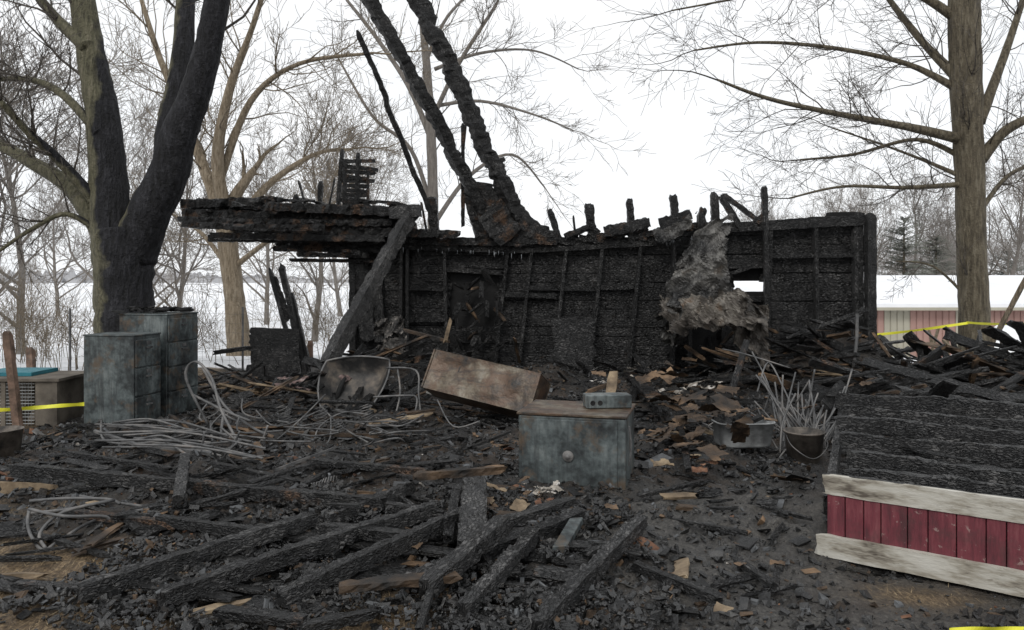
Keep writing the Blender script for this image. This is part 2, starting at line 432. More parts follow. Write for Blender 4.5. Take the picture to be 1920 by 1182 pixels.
for i in range(8):
    y = 605+i*14.5; beam(mb, WP(1035+R.uniform(-6, 6), y, .16), WP(1112+R.uniform(-4, 4), y-2, .16), .02, .135, 0, jit=.08)
mb.obj('inner_panel', [CHG], shed)
mb = MB()
for i in range(34):
    px = R.choice([R.uniform(840, 990), R.uniform(700, 850), R.uniform(1240, 1300), R.uniform(400, 700)])
    p = WP(px, topz(max(px, 656))+R.uniform(14, 20), .16) if px > 700 else WP(px, R.uniform(465, 485), .25)
    l = R.uniform(.03, .09); tube(mb, [p, p-Vector((0, 0, l*.5)), p-Vector((0, 0, l))], [.004, .003, .001], 4)
mb.obj('icicles', [M('ice', [(.3, (.25, .27, .29)), (.7, (.42, .44, .46))], 5, .15, 0)], shed)
mb = MB()
for i in range(5):
    beam(mb, WP(338+R.randint(0, 30), 385+i*9, -.3+.25*i), WP(560+R.randint(-10, 180), 392+i*9, -.3+.25*i), .24, .13, 0, seg=.05, jit=.36, sag=.02)
for x0, y0, x1, y1, off, w, h in ((345, 384, 525, 378, .1, .3, .19), (350, 402, 740, 412, .2, .3, .2), (360, 418, 700, 424, .35, .3, .15), (390, 447, 1000, 455, .15, .12, .15),
                           (395, 442, 720, 448, .5, .1, .13), (500, 388, 740, 398, .4, .3, .18), (515, 466, 720, 470, .1, .2, .12), (545, 488, 700, 490, .2, .1, .07), (440, 428, 860, 440, .35, .3, .16),
                           (560, 478, 690, 480, .3, .2, .09), (540, 440, 780, 425, .0, .15, .22), (520, 455, 700, 462, 0, .3, .14), (620, 475, 740, 480, .0, .3, .14)):
    beam(mb, WP(x0, y0, off), WP(x1, y1, off), w, h, 0, seg=.045, jit=.3)
for i in range(60):
    px = R.uniform(345, 740); l = R.uniform(12, 50); y = R.uniform(370, 480) if px > 500 else R.uniform(370, 455)
    beam(mb, WP(px, y, R.uniform(-.3, .55)), WP(px+l, y+R.uniform(-10, 10), R.uniform(-.3, .55)), .14, .06, 0, seg=.05, jit=.35)
mb.obj('charred_eave', [CH2], shed)
mb = MB()
for x0, y0, x1, y1, w in ((632, 400, 642, 280, 9), (645, 400, 648, 300, 9), (668, 400, 672, 288, 10), (598, 400, 602, 340, 10), (580, 395, 560, 340, 5), (612, 395, 628, 335, 4), (548, 400, 556, 365, 10), (690, 400, 690, 320, 6),
                          (1050, 440, 1030, 392, 14), (1112, 440, 1103, 382, 19), (1185, 440, 1180, 372, 14), (1268, 430, 1262, 365, 16), (1342, 420, 1338, 362, 16), (1434, 420, 1432, 350, 12), (1395, 420, 1350, 368, 12), (1430, 405, 1355, 365, 10),
                          (1080, 440, 1075, 405, 5), (868, 410, 868, 232, 8), (866, 300, 874, 225, 5), (815, 430, 810, 370, 22), (745, 420, 738, 385, 22), (800, 420, 790, 380, 5), (1312, 430, 1318, 390, 18), (1405, 410, 1440, 395, 8)):
    m = w*dw(x0)/F
    beam(mb, WP(x0, y0+15, .1), WP(x1, y1, .1), m, m*1.1, 0, seg=.04, jit=.24, e1=.65)
for i in range(11):
    y = 303+i*9
    beam(mb, WP(638+R.randint(-6, 10), y, .1), WP(694+R.randint(-8, 14), y+R.randint(-3, 7), .1), .05, .08, 0, seg=.04, jit=.32)
for i in range(24):
    px = R.uniform(1010, 1330)
    beam(mb, WP(px, topz(px)-4, .1), WP(px+R.uniform(15, 50), topz(px)-R.uniform(-2, 18), .1), .12, R.uniform(.06, .16), 0, seg=.04, jit=.34)
for x0, x1, y, h in ((1132, 1218, 428, .22), (1236, 1296, 412, .2), (1060, 1104, 436, .12), (1225, 1290, 430, .16)):
    beam(mb, WP(x0, y+8, .2), WP(x1, y-10, .2), .12, h, 0, seg=.04, jit=.32)
for i in range(20):
    x0 = 872+i*2.4+R.uniform(0, 6); y = 345+i*5.4
    beam(mb, WP(x0, y, .15), WP(min(1045, 915+i*7+R.uniform(-6, 10)), y+R.uniform(-3, 12), .15), .12, .12, 0, seg=.05, jit=.26)
beam(mb, WP(880, 360, .1), WP(905, 450, .1), .25, .3, 0, jit=.2, seg=.05)
beam(mb, WP(940, 372, .15), WP(1010, 440, .1), .25, .3, 0, jit=.2, seg=.05)
beam(mb, WP(920, 395, .12), WP(960, 448, .1), .5, .5, 0, jit=.15, seg=.05)
mb.obj('charred_stubs', [CH2], shed)
mb = MB()
def rafter(a, b_, o0, o1, w, **k):
    pa = WP(*a, o0); d = dw(a[0])-o1; pb = W(b_[0], b_[1], d)
    beam(mb, pa, pb, w, w*.9, 0, seg=.05, jit=.22, **k)
rafter((915, 410), (655, -30), .1, .9, .23, warp=.006)
rafter((972, 410), (765, -30), .15, 1.0, .27, warp=.006)
rafter((818, 420), (670, 60), .1, .8, .095, warp=.006, e1=.4)
rafter((925, 310), (945, 298), .3, .3, .1)
mb.obj('rafters', [CH], shed)
mb = MB()
beam(mb, W(775, 392, 12.0), W(612, 685, 10.7), .21, .2, 0, seg=.06, jit=.14)
beam(mb, W(788, 395, 11.9), W(735, 400, 12.0), .2, .22, 0, seg=.05, jit=.2)
beam(mb, W(765, 430, 12.1), W(650, 640, 11.2), .06, .06, 0)
mb.obj('leaning_post', [charmat('charred_post_ashy', dark=.018, mid=.055, ash=.15)], shed)
mb = MB()
beam(mb, W(582, 705, 12.3), W(545, 548, 12.3), .1, .1, 0, jit=.2); beam(mb, W(572, 705, 12.2), W(527, 495, 12.2), .1, .12, 0, jit=.2, e1=.4)
beam(mb, W(545, 650, 12.2), W(505, 503, 12.2), .07, .08, 0, jit=.2, e1=.4); beam(mb, W(540, 600, 12.2), W(513, 520, 12.2), .12, .05, 0, jit=.3)
for i in range(7):
    y = 622+i*14
    beam(mb, W(458+R.uniform(-4, 12)+i*2, y, 12.1), W(560, y+4, 12.1), .03, .15, 0, jit=.1, seg=.05)
beam(mb, W(400, 662, 12), W(470, 652, 12.1), .1, .08, 0, jit=.3)
beam(mb, W(662, 690, 12.7), W(660, 470, 12.7), .12, .12, 0, jit=.2); beam(mb, W(690, 640, 12.6), W(680, 470, 12.7), .3, .12, 0, jit=.3); beam(mb, W(712, 640, 12.6), W(705, 460, 12.7), .2, .12, 0, jit=.3)
mb.obj('wall_remnant', [CH], shed)
mb = MB()
for i in range(30):
    px = R.uniform(842, 935); py = R.uniform(530, 660)
    beam(mb, WP(px, py, R.uniform(.05, .5)), WP(px+R.uniform(-25, 25), py+R.uniform(-40, 30), R.uniform(.05, .5)), R.uniform(.03, .12), .04, R.choices([0, 1], [5, 1])[0], seg=.06, jit=.2)
for i in range(40):
    px = R.uniform(1320, 1440); py = R.uniform(610, 720)
    beam(mb, WP(px, py, R.uniform(.1, .8)), WP(px+R.uniform(-50, 50), py+R.uniform(-30, 30), R.uniform(.1, .8)), R.uniform(.03, .14), .05, R.choices([0, 1], [5, 1])[0], seg=.06, jit=.2)
mb.obj('collapsed_boards', [CH, BURNTBR], shed)
mb = MB()
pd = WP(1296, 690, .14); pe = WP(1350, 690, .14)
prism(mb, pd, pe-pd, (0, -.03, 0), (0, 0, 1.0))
mb.obj('doorway_shade_panel', [DARK], shed)  # dark slab over the siding, painted shade in place of a real opening
mb = MB()
beam(mb, pd+Vector((-.03, -.05, 0)), pd+Vector((-.03, -.05, 1.05)), .06, .08, 0); beam(mb, pe+Vector((.03, -.05, 0)), pe+Vector((.03, -.05, 1.05)), .06, .08, 0)
mb.obj('door_frame', [CHG], shed)
mb = MB()
sheet(mb, [WP(1312, 408, .35), WP(1376, 400, .4), WP(1352, 505, .75), WP(1262, 505, .5)], 40, 50, .16, 3, 0, .3, 1)
sheet(mb, [WP(1262, 470, .5), WP(1350, 455, .75), WP(1380, 570, 1.15), WP(1236, 590, .75)], 50, 50, .2, 3, 0, .3, 2)
sheet(mb, [WP(1228, 552, .65), WP(1392, 540, 1.15), WP(1446, 604, 1.6), WP(1240, 618, 1.0)], 60, 30, .2, 4, 1, .4, 3)
sheet(mb, [WP(1350, 560, 1.0), WP(1440, 570, 1.2), WP(1438, 690, 1.4), WP(1376, 665, 1.3)], 34, 44, .17, 4, 1, .4, 4)
sheet(mb, [WP(1228, 590, .7), WP(1290, 580, .9), WP(1280, 650, .7), WP(1240, 655, .6)], 20, 26, .14, 5, 0, .4, 9)
sheet(mb, [WP(1222, 432, .3), WP(1306, 392, .4), WP(1296, 425, .5), WP(1232, 462, .4)], 30, 18, .08, 6, 0, .4, 6)
sheet(mb, [WP(1290, 560, 1.2), WP(1400, 548, 1.4), WP(1430, 610, 1.7), WP(1310, 600, 1.4)], 40, 26, .16, 5, 1, .5, 12)
mb.obj('twisted_sheet_metal', [SHEET, M('scorched_roofing_metal', [(.36, (.02, .018, .016)), (.5, (.08, .07, .06)), (.62, (.16, .145, .125)), (.74, (.12, .075, .045))], 2.6, .55, .4, 18, metal=.2)], shed)

# ---------------------------------------------------------------- filing cabinets
def filing_cabinet(C, u, lu, v, lv, h, nd, name):
    C = Vector(C); u = Vector(u).normalized(); v = Vector(v).normalized(); zz = Vector((0, 0, 1))
    e = empty(name)
    mb = MB(); prism(mb, C+u*.0, u*lu, v*lv, zz*h)
    prism(mb, C-u*.008-v*.008+zz*(h+.001), u*(lu+.016), v*(lv+.016), zz*.018)
    o = mb.obj('body', [CAB], e)
    bv = o.modifiers.new('b', 'BEVEL'); bv.width = .006; bv.segments = 2
    mb = MB(); dh = (h-.06)/nd
    for i in range(nd):
        z0 = .04+i*dh
        prism(mb, C-u*.018+v*.02+zz*z0, u*.017, v*(lv-.04), zz*(dh-.018))
    o = mb.obj('drawers', [CAB], e); bv = o.modifiers.new('b', 'BEVEL'); bv.width = .005; bv.segments = 2
    mb = MB()
    for i in range(nd):
        z0 = .04+i*dh
        prism(mb, C-u*.034+v*(lv/2-.05)+zz*(z0+dh*.62), u*.015, v*.1, zz*.018)
        prism(mb, C-u*.022+v*(lv/2-.04)+zz*(z0+dh*.75), u*.003, v*.08, zz*.04)
    mb.obj('handles', [TUBE], e)
    return e
filing_cabinet((-4.04, 8.2, 0), (-.985, .17, 0), .6, (.17, .985, 0), .46, 0.99, 3, 'filing_cabinet')
filing_cabinet((-3.95, 8.78, 0), (-.985, .17, 0), .6, (.17, .985, 0), .62, 1.19, 4, 'filing_cabinet.001')
mb = MB()
for i in range(30):
    p = Vector((-4.2+R.uniform(-.28, .25), 9.05+R.uniform(-.2, .2), 1.225+R.uniform(0, .04)))
    beam(mb, p, p+Vector((R.uniform(-.2, .2), R.uniform(-.1, .1), R.uniform(0, .03))), .08, .03, 0, seg=.04, jit=.3)
mb.obj('charred_rags', [DARK])
u = Vector((.966, -.26, 0)); v = Vector((.26, .966, 0)); zz = Vector((0, 0, 1))
C = Vector((.05, 6.04, -.02)); e = empty('steel_cabinet')
mb = MB(); prism(mb, C, u*.84, v*.62, zz*.56); o = mb.obj('body', [CAB], e); bv = o.modifiers.new('b', 'BEVEL'); bv.width = .01; bv.segments = 2
mb = MB(); prism(mb, C-u*.012-v*.014+zz*.562, u*.864, v*.648, zz*.022); o = mb.obj('top', [RUST], e); bv = o.modifiers.new('b', 'BEVEL'); bv.width = .005
mb = MB(); prism(mb, C+u*.03-v*.011+zz*.035, u*.75, v*.01, zz*.5); o = mb.obj('drawer_front', [CAB], e); bv = o.modifiers.new('b', 'BEVEL'); bv.width = .004
mb = MB(); lathe(mb, C+u*.40-v*.012+zz*.26, [(.042, 0), (.045, .01), (.036, .018), (.018, .02), (.016, .035), (.0, .036)], 20, 0, -v); mb.obj('lock', [TUBE], e, True)
mb = MB(); pipe(mb, [C+u*.86+v*.05+zz*.2, C+u*.875+v*.06+zz*.35, C+u*.86+v*.05+zz*.5], .008); mb.obj('hinge_rod', [TUBE], e)
e = empty('steel_junction_box'); B = W(1100, 769, 6.15); B.z = .567
bu = Vector((.985, .10, 0)).normalized(); bv_ = Vector((-.10, .985, 0)).normalized()
mb = MB(); prism(mb, B, bu*.37, bv_*.16, zz*.105); o = mb.obj('casing', [CAB], e); m_ = o.modifiers.new('b', 'BEVEL'); m_.width = .006
mb = MB()
for k in (.05, .11): lathe(mb, B+bu*k+zz*.045-bv_*.001, [(.02, 0), (.02, .003), (.014, .003), (.0, .001)], 14, 0, -bv_)
mb.obj('knockouts', [DARK], e)  # dark discs stand in for the shade inside the holes
# ---------------------------------------------------------------- overturned locker
e = empty('overturned_locker')
a = W(802, 690, 8.55); b_ = W(1003, 738, 8.05); ax = (b_-a).normalized()
side = ax.cross(Vector((0, 0, 1))).normalized()
tilt = Matrix.Rotation(math.radians(-24), 3, ax); side = tilt @ side; upv = side.cross(ax).normalized()
if upv.z < 0: upv = -upv
L = (b_-a).length; hh = .45; dd = .42; th = .012
C = a-upv*hh/2-side*dd
mb = MB()
prism(mb, C, ax*L, side*th, upv*hh)
prism(mb, C+side*th, ax*L, side*(dd-2*th), upv*th)
prism(mb, C+side*th+upv*(hh-th), ax*L, side*(dd-2*th), upv*th)
prism(mb, C+side*th+upv*th+ax*(L-th), ax*th, side*(dd-2*th), upv*(hh-2*th))
prism(mb, C+side*(dd+.001)+ax*.0, ax*.022, side*.014, upv*hh)
o = mb.obj('shell', [RUST], e); bv = o.modifiers.new('b', 'BEVEL'); bv.width = .004
# buckled front face
mb = MB(); n = 36; m_ = 14
for sgn, off in ((1, 0), (-1, -.006)):
    b0 = len(mb.v)
    for j in range(m_+1):
        for i in range(n+1):
            uu = i/n; vv = j/m_
            ed = min(1, min(uu, 1-uu)*8)*min(1, min(vv, 1-vv)*5)
            dp = (float(fbm(np.array([uu*3.3+5]), np.array([vv*1.6]), 3)[0])-.5)*.10*ed-.006*(1 if .07 < vv < .93 and .03 < uu < .97 else 0)
            mb.v.append(tuple(C+side*(dd-.0+off+dp)+ax*(L*uu)+upv*(hh*vv))); mb.uv.append((uu, vv))
    for j in range(m_):
        for i in range(n):
            q_ = b0+j*(n+1)+i; f = (q_, q_+1, q_+n+2, q_+n+1); mb.f.append(f if sgn > 0 else f[::-1]); mb.m.append(0)
mb.obj('buckled_side', [RUST], e, True)
mb = MB()
prism(mb, C+side*th+upv*th+ax*.35, ax*.01, side*(dd-4*th), upv*(hh-2*th))
prism(mb, C+side*.02+upv*th-ax*.12, ax*.14, side*.015, upv*(hh-.05))
mb.obj('door_and_shelf', [SHEET], e)
# ---------------------------------------------------------------- wheelbarrow
e = empty('wheelbarrow')
mb = MB(); n = 20
for j in range(n+1):
    for i in range(n+1):
        a_ = i/n*2-1; c_ = j/n*2-1
        x_ = a_*math.sqrt(1-.28*c_*c_); y_ = c_*math.sqrt(1-.28*a_*a_)
        r = max(abs(a_), abs(c_))
        wd = .42+.05*c_
        dep = .2*(1-max(0, (r-.6)/.4)**1.3)
        X_ = Vector((1, -.12, .03)).normalized(); V_ = Vector((.10, .62, .78)).normalized(); N_ = X_.cross(V_).normalized()
        if N_.y > 0: N_ = -N_
        p = W(660, 718, 9.3)+X_*(x_*wd)+V_*(y_*.38)-N_*dep
        mb.v.append(tuple(p)); mb.uv.append((a_, c_))
for j in range(n):
    for i in range(n):
        q_ = j*(n+1)+i; mb.f.append((q_, q_+1, q_+n+2, q_+n+1)); mb.m.append(0)
rim = [mb.v[i] for i in range(n+1)]+[mb.v[j*(n+1)+n] for j in range(1, n+1)]+[mb.v[n*(n+1)+i] for i in range(n-1, -1, -1)]+[mb.v[j*(n+1)] for j in range(n-1, -1, -1)]
mb.obj('tray', [M('sooty_tray_steel', [(.38, (.014, .014, .014)), (.5, (.05, .046, .042)), (.66, (.15, .125, .10))], 4, .65, .4, 14, metal=.1)], e, True)
mb = MB(); tube(mb, [Vector(p) for p in rim], .012, 8); mb.obj('rim', [TUBE], e, True)
mb = MB()
pipe(mb, [W(700, 745, 9.0), W(760, 742, 8.9), W(782, 748, 8.8), W(770, 790, 8.6), W(735, 800, 8.5), W(722, 770, 8.8)], .012)
pipe(mb, [W(610, 770, 8.9), W(690, 778, 8.6), W(740, 800, 8.3), W(790, 790, 8.2)], .012)
pipe(mb, [W(745, 690, 9.2), W(750, 740, 9.0), W(735, 800, 8.6)], .011)
pipe(mb, [W(725, 690, 9.2), W(780, 695, 9.1), W(785, 740, 8.9), W(790, 790, 8.6)], .011)
mb.obj('frame', [TUBE], e, True)
mb = MB(); wc = W(640, 770, 9.6); wc.z = .2; ring = [wc+Vector((0.05*math.sin(k/20*6.283), math.cos(k/20*6.283)*.17, math.sin(k/20*6.283)*.17)) for k in range(21)]
tube(mb, ring, .03, 8); tube(mb, [wc-Vector((.08, 0, 0)), wc+Vector((.08, 0, 0))], .02, 8)
for k in range(3): tube(mb, [ring[k*3], ring[k*3+10]], .008, 5)
mb.obj('wheel', [DARK], e, True)
# ---------------------------------------------------------------- tubs/buckets
e = empty('metal_tub')
def oval_tub(C, rx, ry, h, yaw, mat, parent):
    mb = MB(); n = 32
    for k, (s, z) in enumerate(((0, .0), (.86, 0), (.9, .02), (1, h), (1.03, h), (1.03, h-.015), (.98, h-.01), (.88, .03), (0, .03))):
        for i in range(n):
            a = 2*math.pi*i/n; ca, sa = math.cos(a), math.sin(a)
            x = rx*s*math.copysign(abs(ca)**.45, ca); y = ry*s*math.copysign(abs(sa)**.45, sa)
            mb.v.append((C[0]+x*math.cos(yaw)-y*math.sin(yaw), C[1]+x*math.sin(yaw)+y*math.cos(yaw), C[2]+z)); mb.uv.append((a, z))
    for k in range(8):
        for i in range(n):
            j = (i+1) % n; mb.f.append((k*n+i, k*n+j, (k+1)*n+j, (k+1)*n+i)); mb.m.append(0)
    return mb.obj('tub_shell', [mat], parent, True)
p = G(1392, 834, .05); oval_tub(p, .27, .18, .23, .1, STEELTUB, e)
mb = MB(); pipe(mb, [p+Vector((-.27, 0, .21)), p+Vector((-.32, 0, .17)), p+Vector((-.27, 0, .13))], .007); pipe(mb, [p+Vector((.27, 0, .21)), p+Vector((.32, 0, .17)), p+Vector((.27, 0, .13))], .007); mb.obj('handles', [TUBE], e)
mb = MB()
for i in range(12):
    q0 = p+Vector((R.uniform(-.2, .1), R.uniform(-.1, .1), .19)); beam(mb, q0, q0+Vector((R.uniform(-.1, .25), .1, R.uniform(.0, .08))), .08, .04, 0)
mb.obj('charred_contents', [CH], e)
e = empty('metal_bucket'); p = G(1508, 868, .0)
mb = MB(); lathe(mb, p, [(0, 0), (.14, 0), (.165, .28), (.175, .28), (.175, .27), (.155, .26), (.13, .02), (0, .02)], 28); o = mb.obj('pail', [PAIL], e, True)
mb = MB(); pipe(mb, [p+Vector((-.165, 0, .26)), p+Vector((-.15, -.13, .17)), p+Vector((0, -.2, .08)), p+Vector((.15, -.13, .17)), p+Vector((.165, 0, .26))], .004); mb.obj('bail', [TUBE], e, True)
e = empty('black_bucket'); p = W(5, 880, 6.9); p.z = 0
mb = MB(); lathe(mb, p, [(0, 0), (.13, 0), (.16, .26), (.17, .26), (.15, .25), (.12, .02), (0, .02)], 24); mb.obj('pail', [PAIL], e, True)
# ---------------------------------------------------------------- bent tubing
def frame(name, lists, r=.013, mats=[TUBE]):
    mb = MB()
    for L_ in lists: pipe(mb, L_, r)
    return mb.obj(name, mats, None, True)
frame('bent_chair_frame', [[W(392, 800, 7.9), W(352, 720, 7.9), W(352, 688, 7.9), W(372, 680, 7.9), W(398, 712, 7.8), W(415, 770, 7.6), W(455, 845, 7.3)],
      [W(380, 690, 8.1), W(420, 760, 8.0), W(470, 800, 7.7), W(500, 815, 7.5)], [W(360, 740, 8.0), W(420, 770, 7.8), W(470, 790, 7.7)], [W(395, 790, 7.9), W(400, 850, 7.2)],
      [W(420, 770, 7.8), W(415, 830, 7.4), W(440, 860, 7.2)]], .014)
L_ = []
for i in range(17):
    y = 790+R.uniform(0, 50); x0 = R.uniform(175, 260); x1 = R.uniform(330, 500); z_ = .06+R.random()*.16
    L_.append([G(x0, y, z_), G((x0+x1)/2, y+R.uniform(-8, 8), z_+.02), G(x1, y+R.uniform(-35, 35), z_)])
L_.append([G(190, 790, .15), G(195, 825, .12), G(250, 832, .1), G(330, 825, .12), G(395, 830, .1)])
for i in range(12):
    x = R.uniform(380, 520); y = R.uniform(740, 840); L_.append([G(x, y, .25), G(x+R.uniform(-30, 40), y+30, .1), G(x+R.uniform(-60, 90), y+R.uniform(20, 50), .08)])
frame('metal_tubing_pile', L_, .010)
mb = MB()
for a_, b2 in (((175, 812), (255, 838)), ((255, 838), (395, 855)), ((200, 800), (370, 815))):
    A = G(*a_, .12); B2 = G(*b2, .1); prism(mb, A, B2-A, Vector((0, .03, .005)), Vector((0, 0, .025)))
mb.obj('slotted_steel_bars', [TUBE])
frame('bent_chair_frame.001', [[G(55, 955, .16), G(52, 985, .1), G(62, 1012, .06), G(82, 1032, .04), G(110, 1015, .05), G(180, 975, .08), G(285, 953, .1)],
      [G(55, 940, .2), G(120, 935, .2), G(200, 936, .18), G(225, 945, .16)], [G(55, 955, .2), G(120, 968, .2), G(190, 968, .15), G(205, 974, .12)],
      [G(60, 962, .15), G(130, 955, .2), G(200, 940, .18)], [G(85, 1028, .05), G(75, 1000, .1), G(120, 960, .2), G(215, 938, .2)], [G(150, 930, .16), G(215, 942, .14), G(270, 950, .1)]], .010)
L_ = [[W(590, 825, 7.6), W(600, 800, 7.8), W(640, 775, 8.2), W(700, 770, 8.6)], [W(560, 800, 7.9), W(640, 790, 8.0), W(700, 800, 7.7), W(745, 820, 7.5)], [W(480, 770, 8.4), W(520, 800, 7.9), W(600, 770, 8.2)],
      [W(600, 760, 8.3), W(640, 800, 7.9), W(690, 830, 7.3)], [W(500, 840, 7.3), W(560, 790, 7.9), W(610, 740, 8.6)], [W(620, 780, 8), W(615, 830, 7.5), W(560, 845, 7.2)], [W(820, 750, 8.2), W(850, 800, 7.9), W(900, 790, 7.9)]]
for i in range(12):
    x = R.uniform(560, 760); y = R.uniform(785, 835); L_.append([G(x, y, .2), G(x+R.uniform(-50, 50), y+R.uniform(-10, 12), .3), G(x+R.uniform(-90, 90), y+R.uniform(-20, 15), .12)])
frame('bent_chair_frame.002', L_, .008)
mb = MB()
for cx, cy, rr_, tn, hh_ in ((600, 800, .07, 6, .22), (690, 790, .06, 7, .2), (760, 805, .05, 6, .18), (540, 790, .06, 5, .2), (640, 812, .06, 6, .16)):
    c_ = G(cx, cy, .05); tl = Vector((R.uniform(-.6, .6), R.uniform(-.3, .3), 1)).normalized()
    tube(mb, [c_+tl*(hh_*k/(tn*10))+Vector((rr_*math.cos(k*.628), rr_*math.sin(k*.628)*.8, rr_*.3*math.cos(k*.628))) for k in range(tn*10)], .004, 4)
mb.obj('bed_springs', [TUBE], None, True)
L_ = []
for i in range(40):
    bx = R.uniform(1462, 1550); tx = bx+R.gauss(-12, 62); ty = R.uniform(690, 800); d0 = R.uniform(7.0, 7.5); d1 = d0+R.uniform(0, .8)
    A = W(bx, R.uniform(820, 862), d0); T_ = W(tx, ty, d1); Mi = A.lerp(T_, .5)+Vector((R.gauss(0, .03), R.gauss(0, .03), R.gauss(0, .03)))
    P_ = [A, Mi, T_]
    if R.random() < .25: P_ += [T_+Vector((R.uniform(-.1, .05), .05, .01)), T_+Vector((R.uniform(-.25, .1), .1, -.2))]
    L_.append(P_)
L_ += [[W(1420, 735, 7.8), W(1440, 680, 8.2), W(1470, 730, 7.8), W(1500, 800, 7.5)], [W(1605, 740, 8.3), W(1545, 830, 7.2), W(1525, 865, 7.0)], [W(1420, 765, 7.7), W(1450, 830, 7.2), W(1480, 870, 7.0)],
       [W(1410, 660, 8.8), W(1440, 720, 8.4), W(1455, 790, 7.6)], [W(1355, 655, 9.4), W(1400, 665, 9), W(1480, 690, 8.8)], [W(1620, 860, 6.9), W(1560, 830, 7.1), W(1600, 800, 7.4)], [W(1540, 880, 6.9), W(1580, 840, 7.1), W(1610, 845, 7.1)], [W(1450, 880, 6.8), W(1480, 840, 7.0), W(1530, 870, 6.8), W(1570, 850, 6.9)]]
frame('burnt_tool_handles', L_, .0085, [TUBE])
frame('metal_rod', [[W(1600, 690, 10.2), W(1606, 640, 10.2), W(1607, 588, 10.2)]], .022)

# ---------------------------------------------------------------- fallen red wall section
e = empty('fallen_red_wall_section')
A = Vector((1.85, 4.5, 0)); D = Vector((2.615-1.85, 3.92-4.5, 0)).normalized(); V2 = Vector((.42, .9, 0)).normalized(); Np = Vector((D.y, -D.x, 0))
if Np.y > 0: Np = -Np
Lr = 2.9
def redmat():
    m, t, b = newmat('red_barn_paint'); ob = coord(t, 'Object'); st = noise(t, coord(t, 'Object', (6, 6, 1)), 3, 5, .7)
    c = ramp(t, [(.32, (.07, .014, .02)), (.5, (.135, .024, .034)), (.68, (.19, .055, .062))], st)
    c = mix(t, ramp(t, [(.5, 0), (.72, .8)], noise(t, ob, 5, 5, .75)), c, (.05, .025, .024))
    c = mix(t, ramp(t, [(.63, 0), (.68, .7)], noise(t, ob, 19, 4, .7)), c, (.28, .2, .18))
    t.links.new(c, b.inputs['Base Color']); b.inputs['Roughness'].default_value = .65; bump(t, b, st, .5, .01); return m
def whmat():
    m, t, b = newmat('weathered_white_paint'); ob = coord(t, 'Object', (.7, .7, 3))
    c = ramp(t, [(.33, (.08, .065, .05)), (.42, (.26, .235, .19)), (.52, (.40, .38, .33)), (.74, (.52, .505, .46))], noise(t, ob, 4, 5, .7))
    c = mix(t, ramp(t, [(.6, 0), (.68, .7)], noise(t, coord(t, 'Object', (1, 1, 5)), 9, 4, .7)), c, (.12, .10, .08))
    t.links.new(c, b.inputs['Base Color']); b.inputs['Roughness'].default_value = .75; bump(t, b, noise(t, ob, 20), .5, .008); return m
REDM = redmat(); WHM = whmat()
mb = MB(); k = 0
while k < Lr:
    w_ = R.choice([.09, .135, .135, .1]); prism(mb, A+D*(k+.002)+zz*.08+Np*R.uniform(0, .003), D*(w_-.005), Np*.016, zz*.31)
    k += w_
o = mb.obj('red_boards', [REDM], e); bv = o.modifiers.new('b', 'BEVEL'); bv.width = .003
mb = MB(); beam(mb, A+Np*.012+D*-.02+zz*.405, A+Np*.012+D*Lr+zz*.45, .03, .12, 0, seg=.06, jit=.03, e0=.9)
beam(mb, A+Np*.035+D*-.04+zz*.055, A+Np*.035+D*Lr+zz*.065, .035, .13, 0, seg=.06, jit=.035)
mb.obj('white_trim', [WHM], e)
mb = MB(); beam(mb, A-Np*.01+D*-.02+zz*.452, A-Np*.01+D*Lr+zz*.485, .06, .035, 0, seg=.05, jit=.35)
prism(mb, A-Np*.04+zz*.02, D*Lr, -Np*-.02, zz*.42)
mb.obj('backing', [CH], e)
mb = MB()
for i in range(6):
    s = .28+i*.42; z1 = .38+.035*i
    beam(mb, A+V2*s+D*R.uniform(-.05, .12)+zz*z1, A+V2*s+D*Lr*R.uniform(.9, 1.1)+zz*(z1+.03), .06, .15, 0, jit=.2, seg=.05, warp=.004)
for i in range(18):
    s = .04+i*.145; beam(mb, A+V2*s+D*R.uniform(-.05, .12)+zz*(.03+.008*i), A+V2*s+D*Lr*R.uniform(.8, 1.1)+zz*(.07+.008*i), .13, .025, 1, jit=.12, seg=.09)
beam(mb, A+zz*.26+V2*.05, A+V2*2.5+zz*.42, .06, .14, 0, jit=.14); beam(mb, A+D*1.4+zz*.36+V2*.05, A+V2*2.5+D*1.4+zz*.5, .06, .1, 0, jit=.12)
for i in range(22):
    s = R.uniform(.2, 2.6); k = R.uniform(0, 1.8); z2 = .40+.05*s; beam(mb, A+V2*s+D*k+zz*z2, A+V2*(s+R.uniform(-.35, .35))+D*(k+R.uniform(.1, .6))+zz*z2, R.uniform(.04, .12), .025, R.choice([0, 1, 1]), jit=.25, seg=.05)
mb.obj('charred_framing', [CHG, CH], e)
# jumbled heap of boards beyond the red section
mb = MB()
for i in range(130):
    x = R.uniform(3.6, 8.6); y = R.gauss(8.6, .9)
    if y < 7.0 or y > 11: continue
    h0 = Hs(x, y)+R.uniform(.05, .42); ln = R.uniform(.3, 1.5); an = R.gauss(-.2, .7); sl = R.gauss(0, .28)
    dr = Vector((math.cos(an)*math.cos(sl), math.sin(an)*math.cos(sl), math.sin(sl))); c = Vector((x, y, h0+abs(dr.z)*ln*.25))
    beam(mb, c-dr*ln/2, c+dr*ln/2, R.choice([.05, .09, .14, .18]), R.uniform(.03, .06), R.choices([0, 1, 2, 3], [66, 16, 8, 10])[0], seg=.06, jit=.24, roll=R.gauss(0, .5))
for i in range(16):
    x = R.uniform(4.2, 8.2); y = R.uniform(8.2, 10.4); h0 = Hs(x, y); p0 = Vector((x, y, h0)); beam(mb, p0, p0+Vector((R.gauss(0, .3), R.gauss(0, .2), R.uniform(.35, .75))), R.uniform(.05, .1), .04, R.choice([0, 0, 1, 3]), seg=.05, jit=.25, e1=.5)
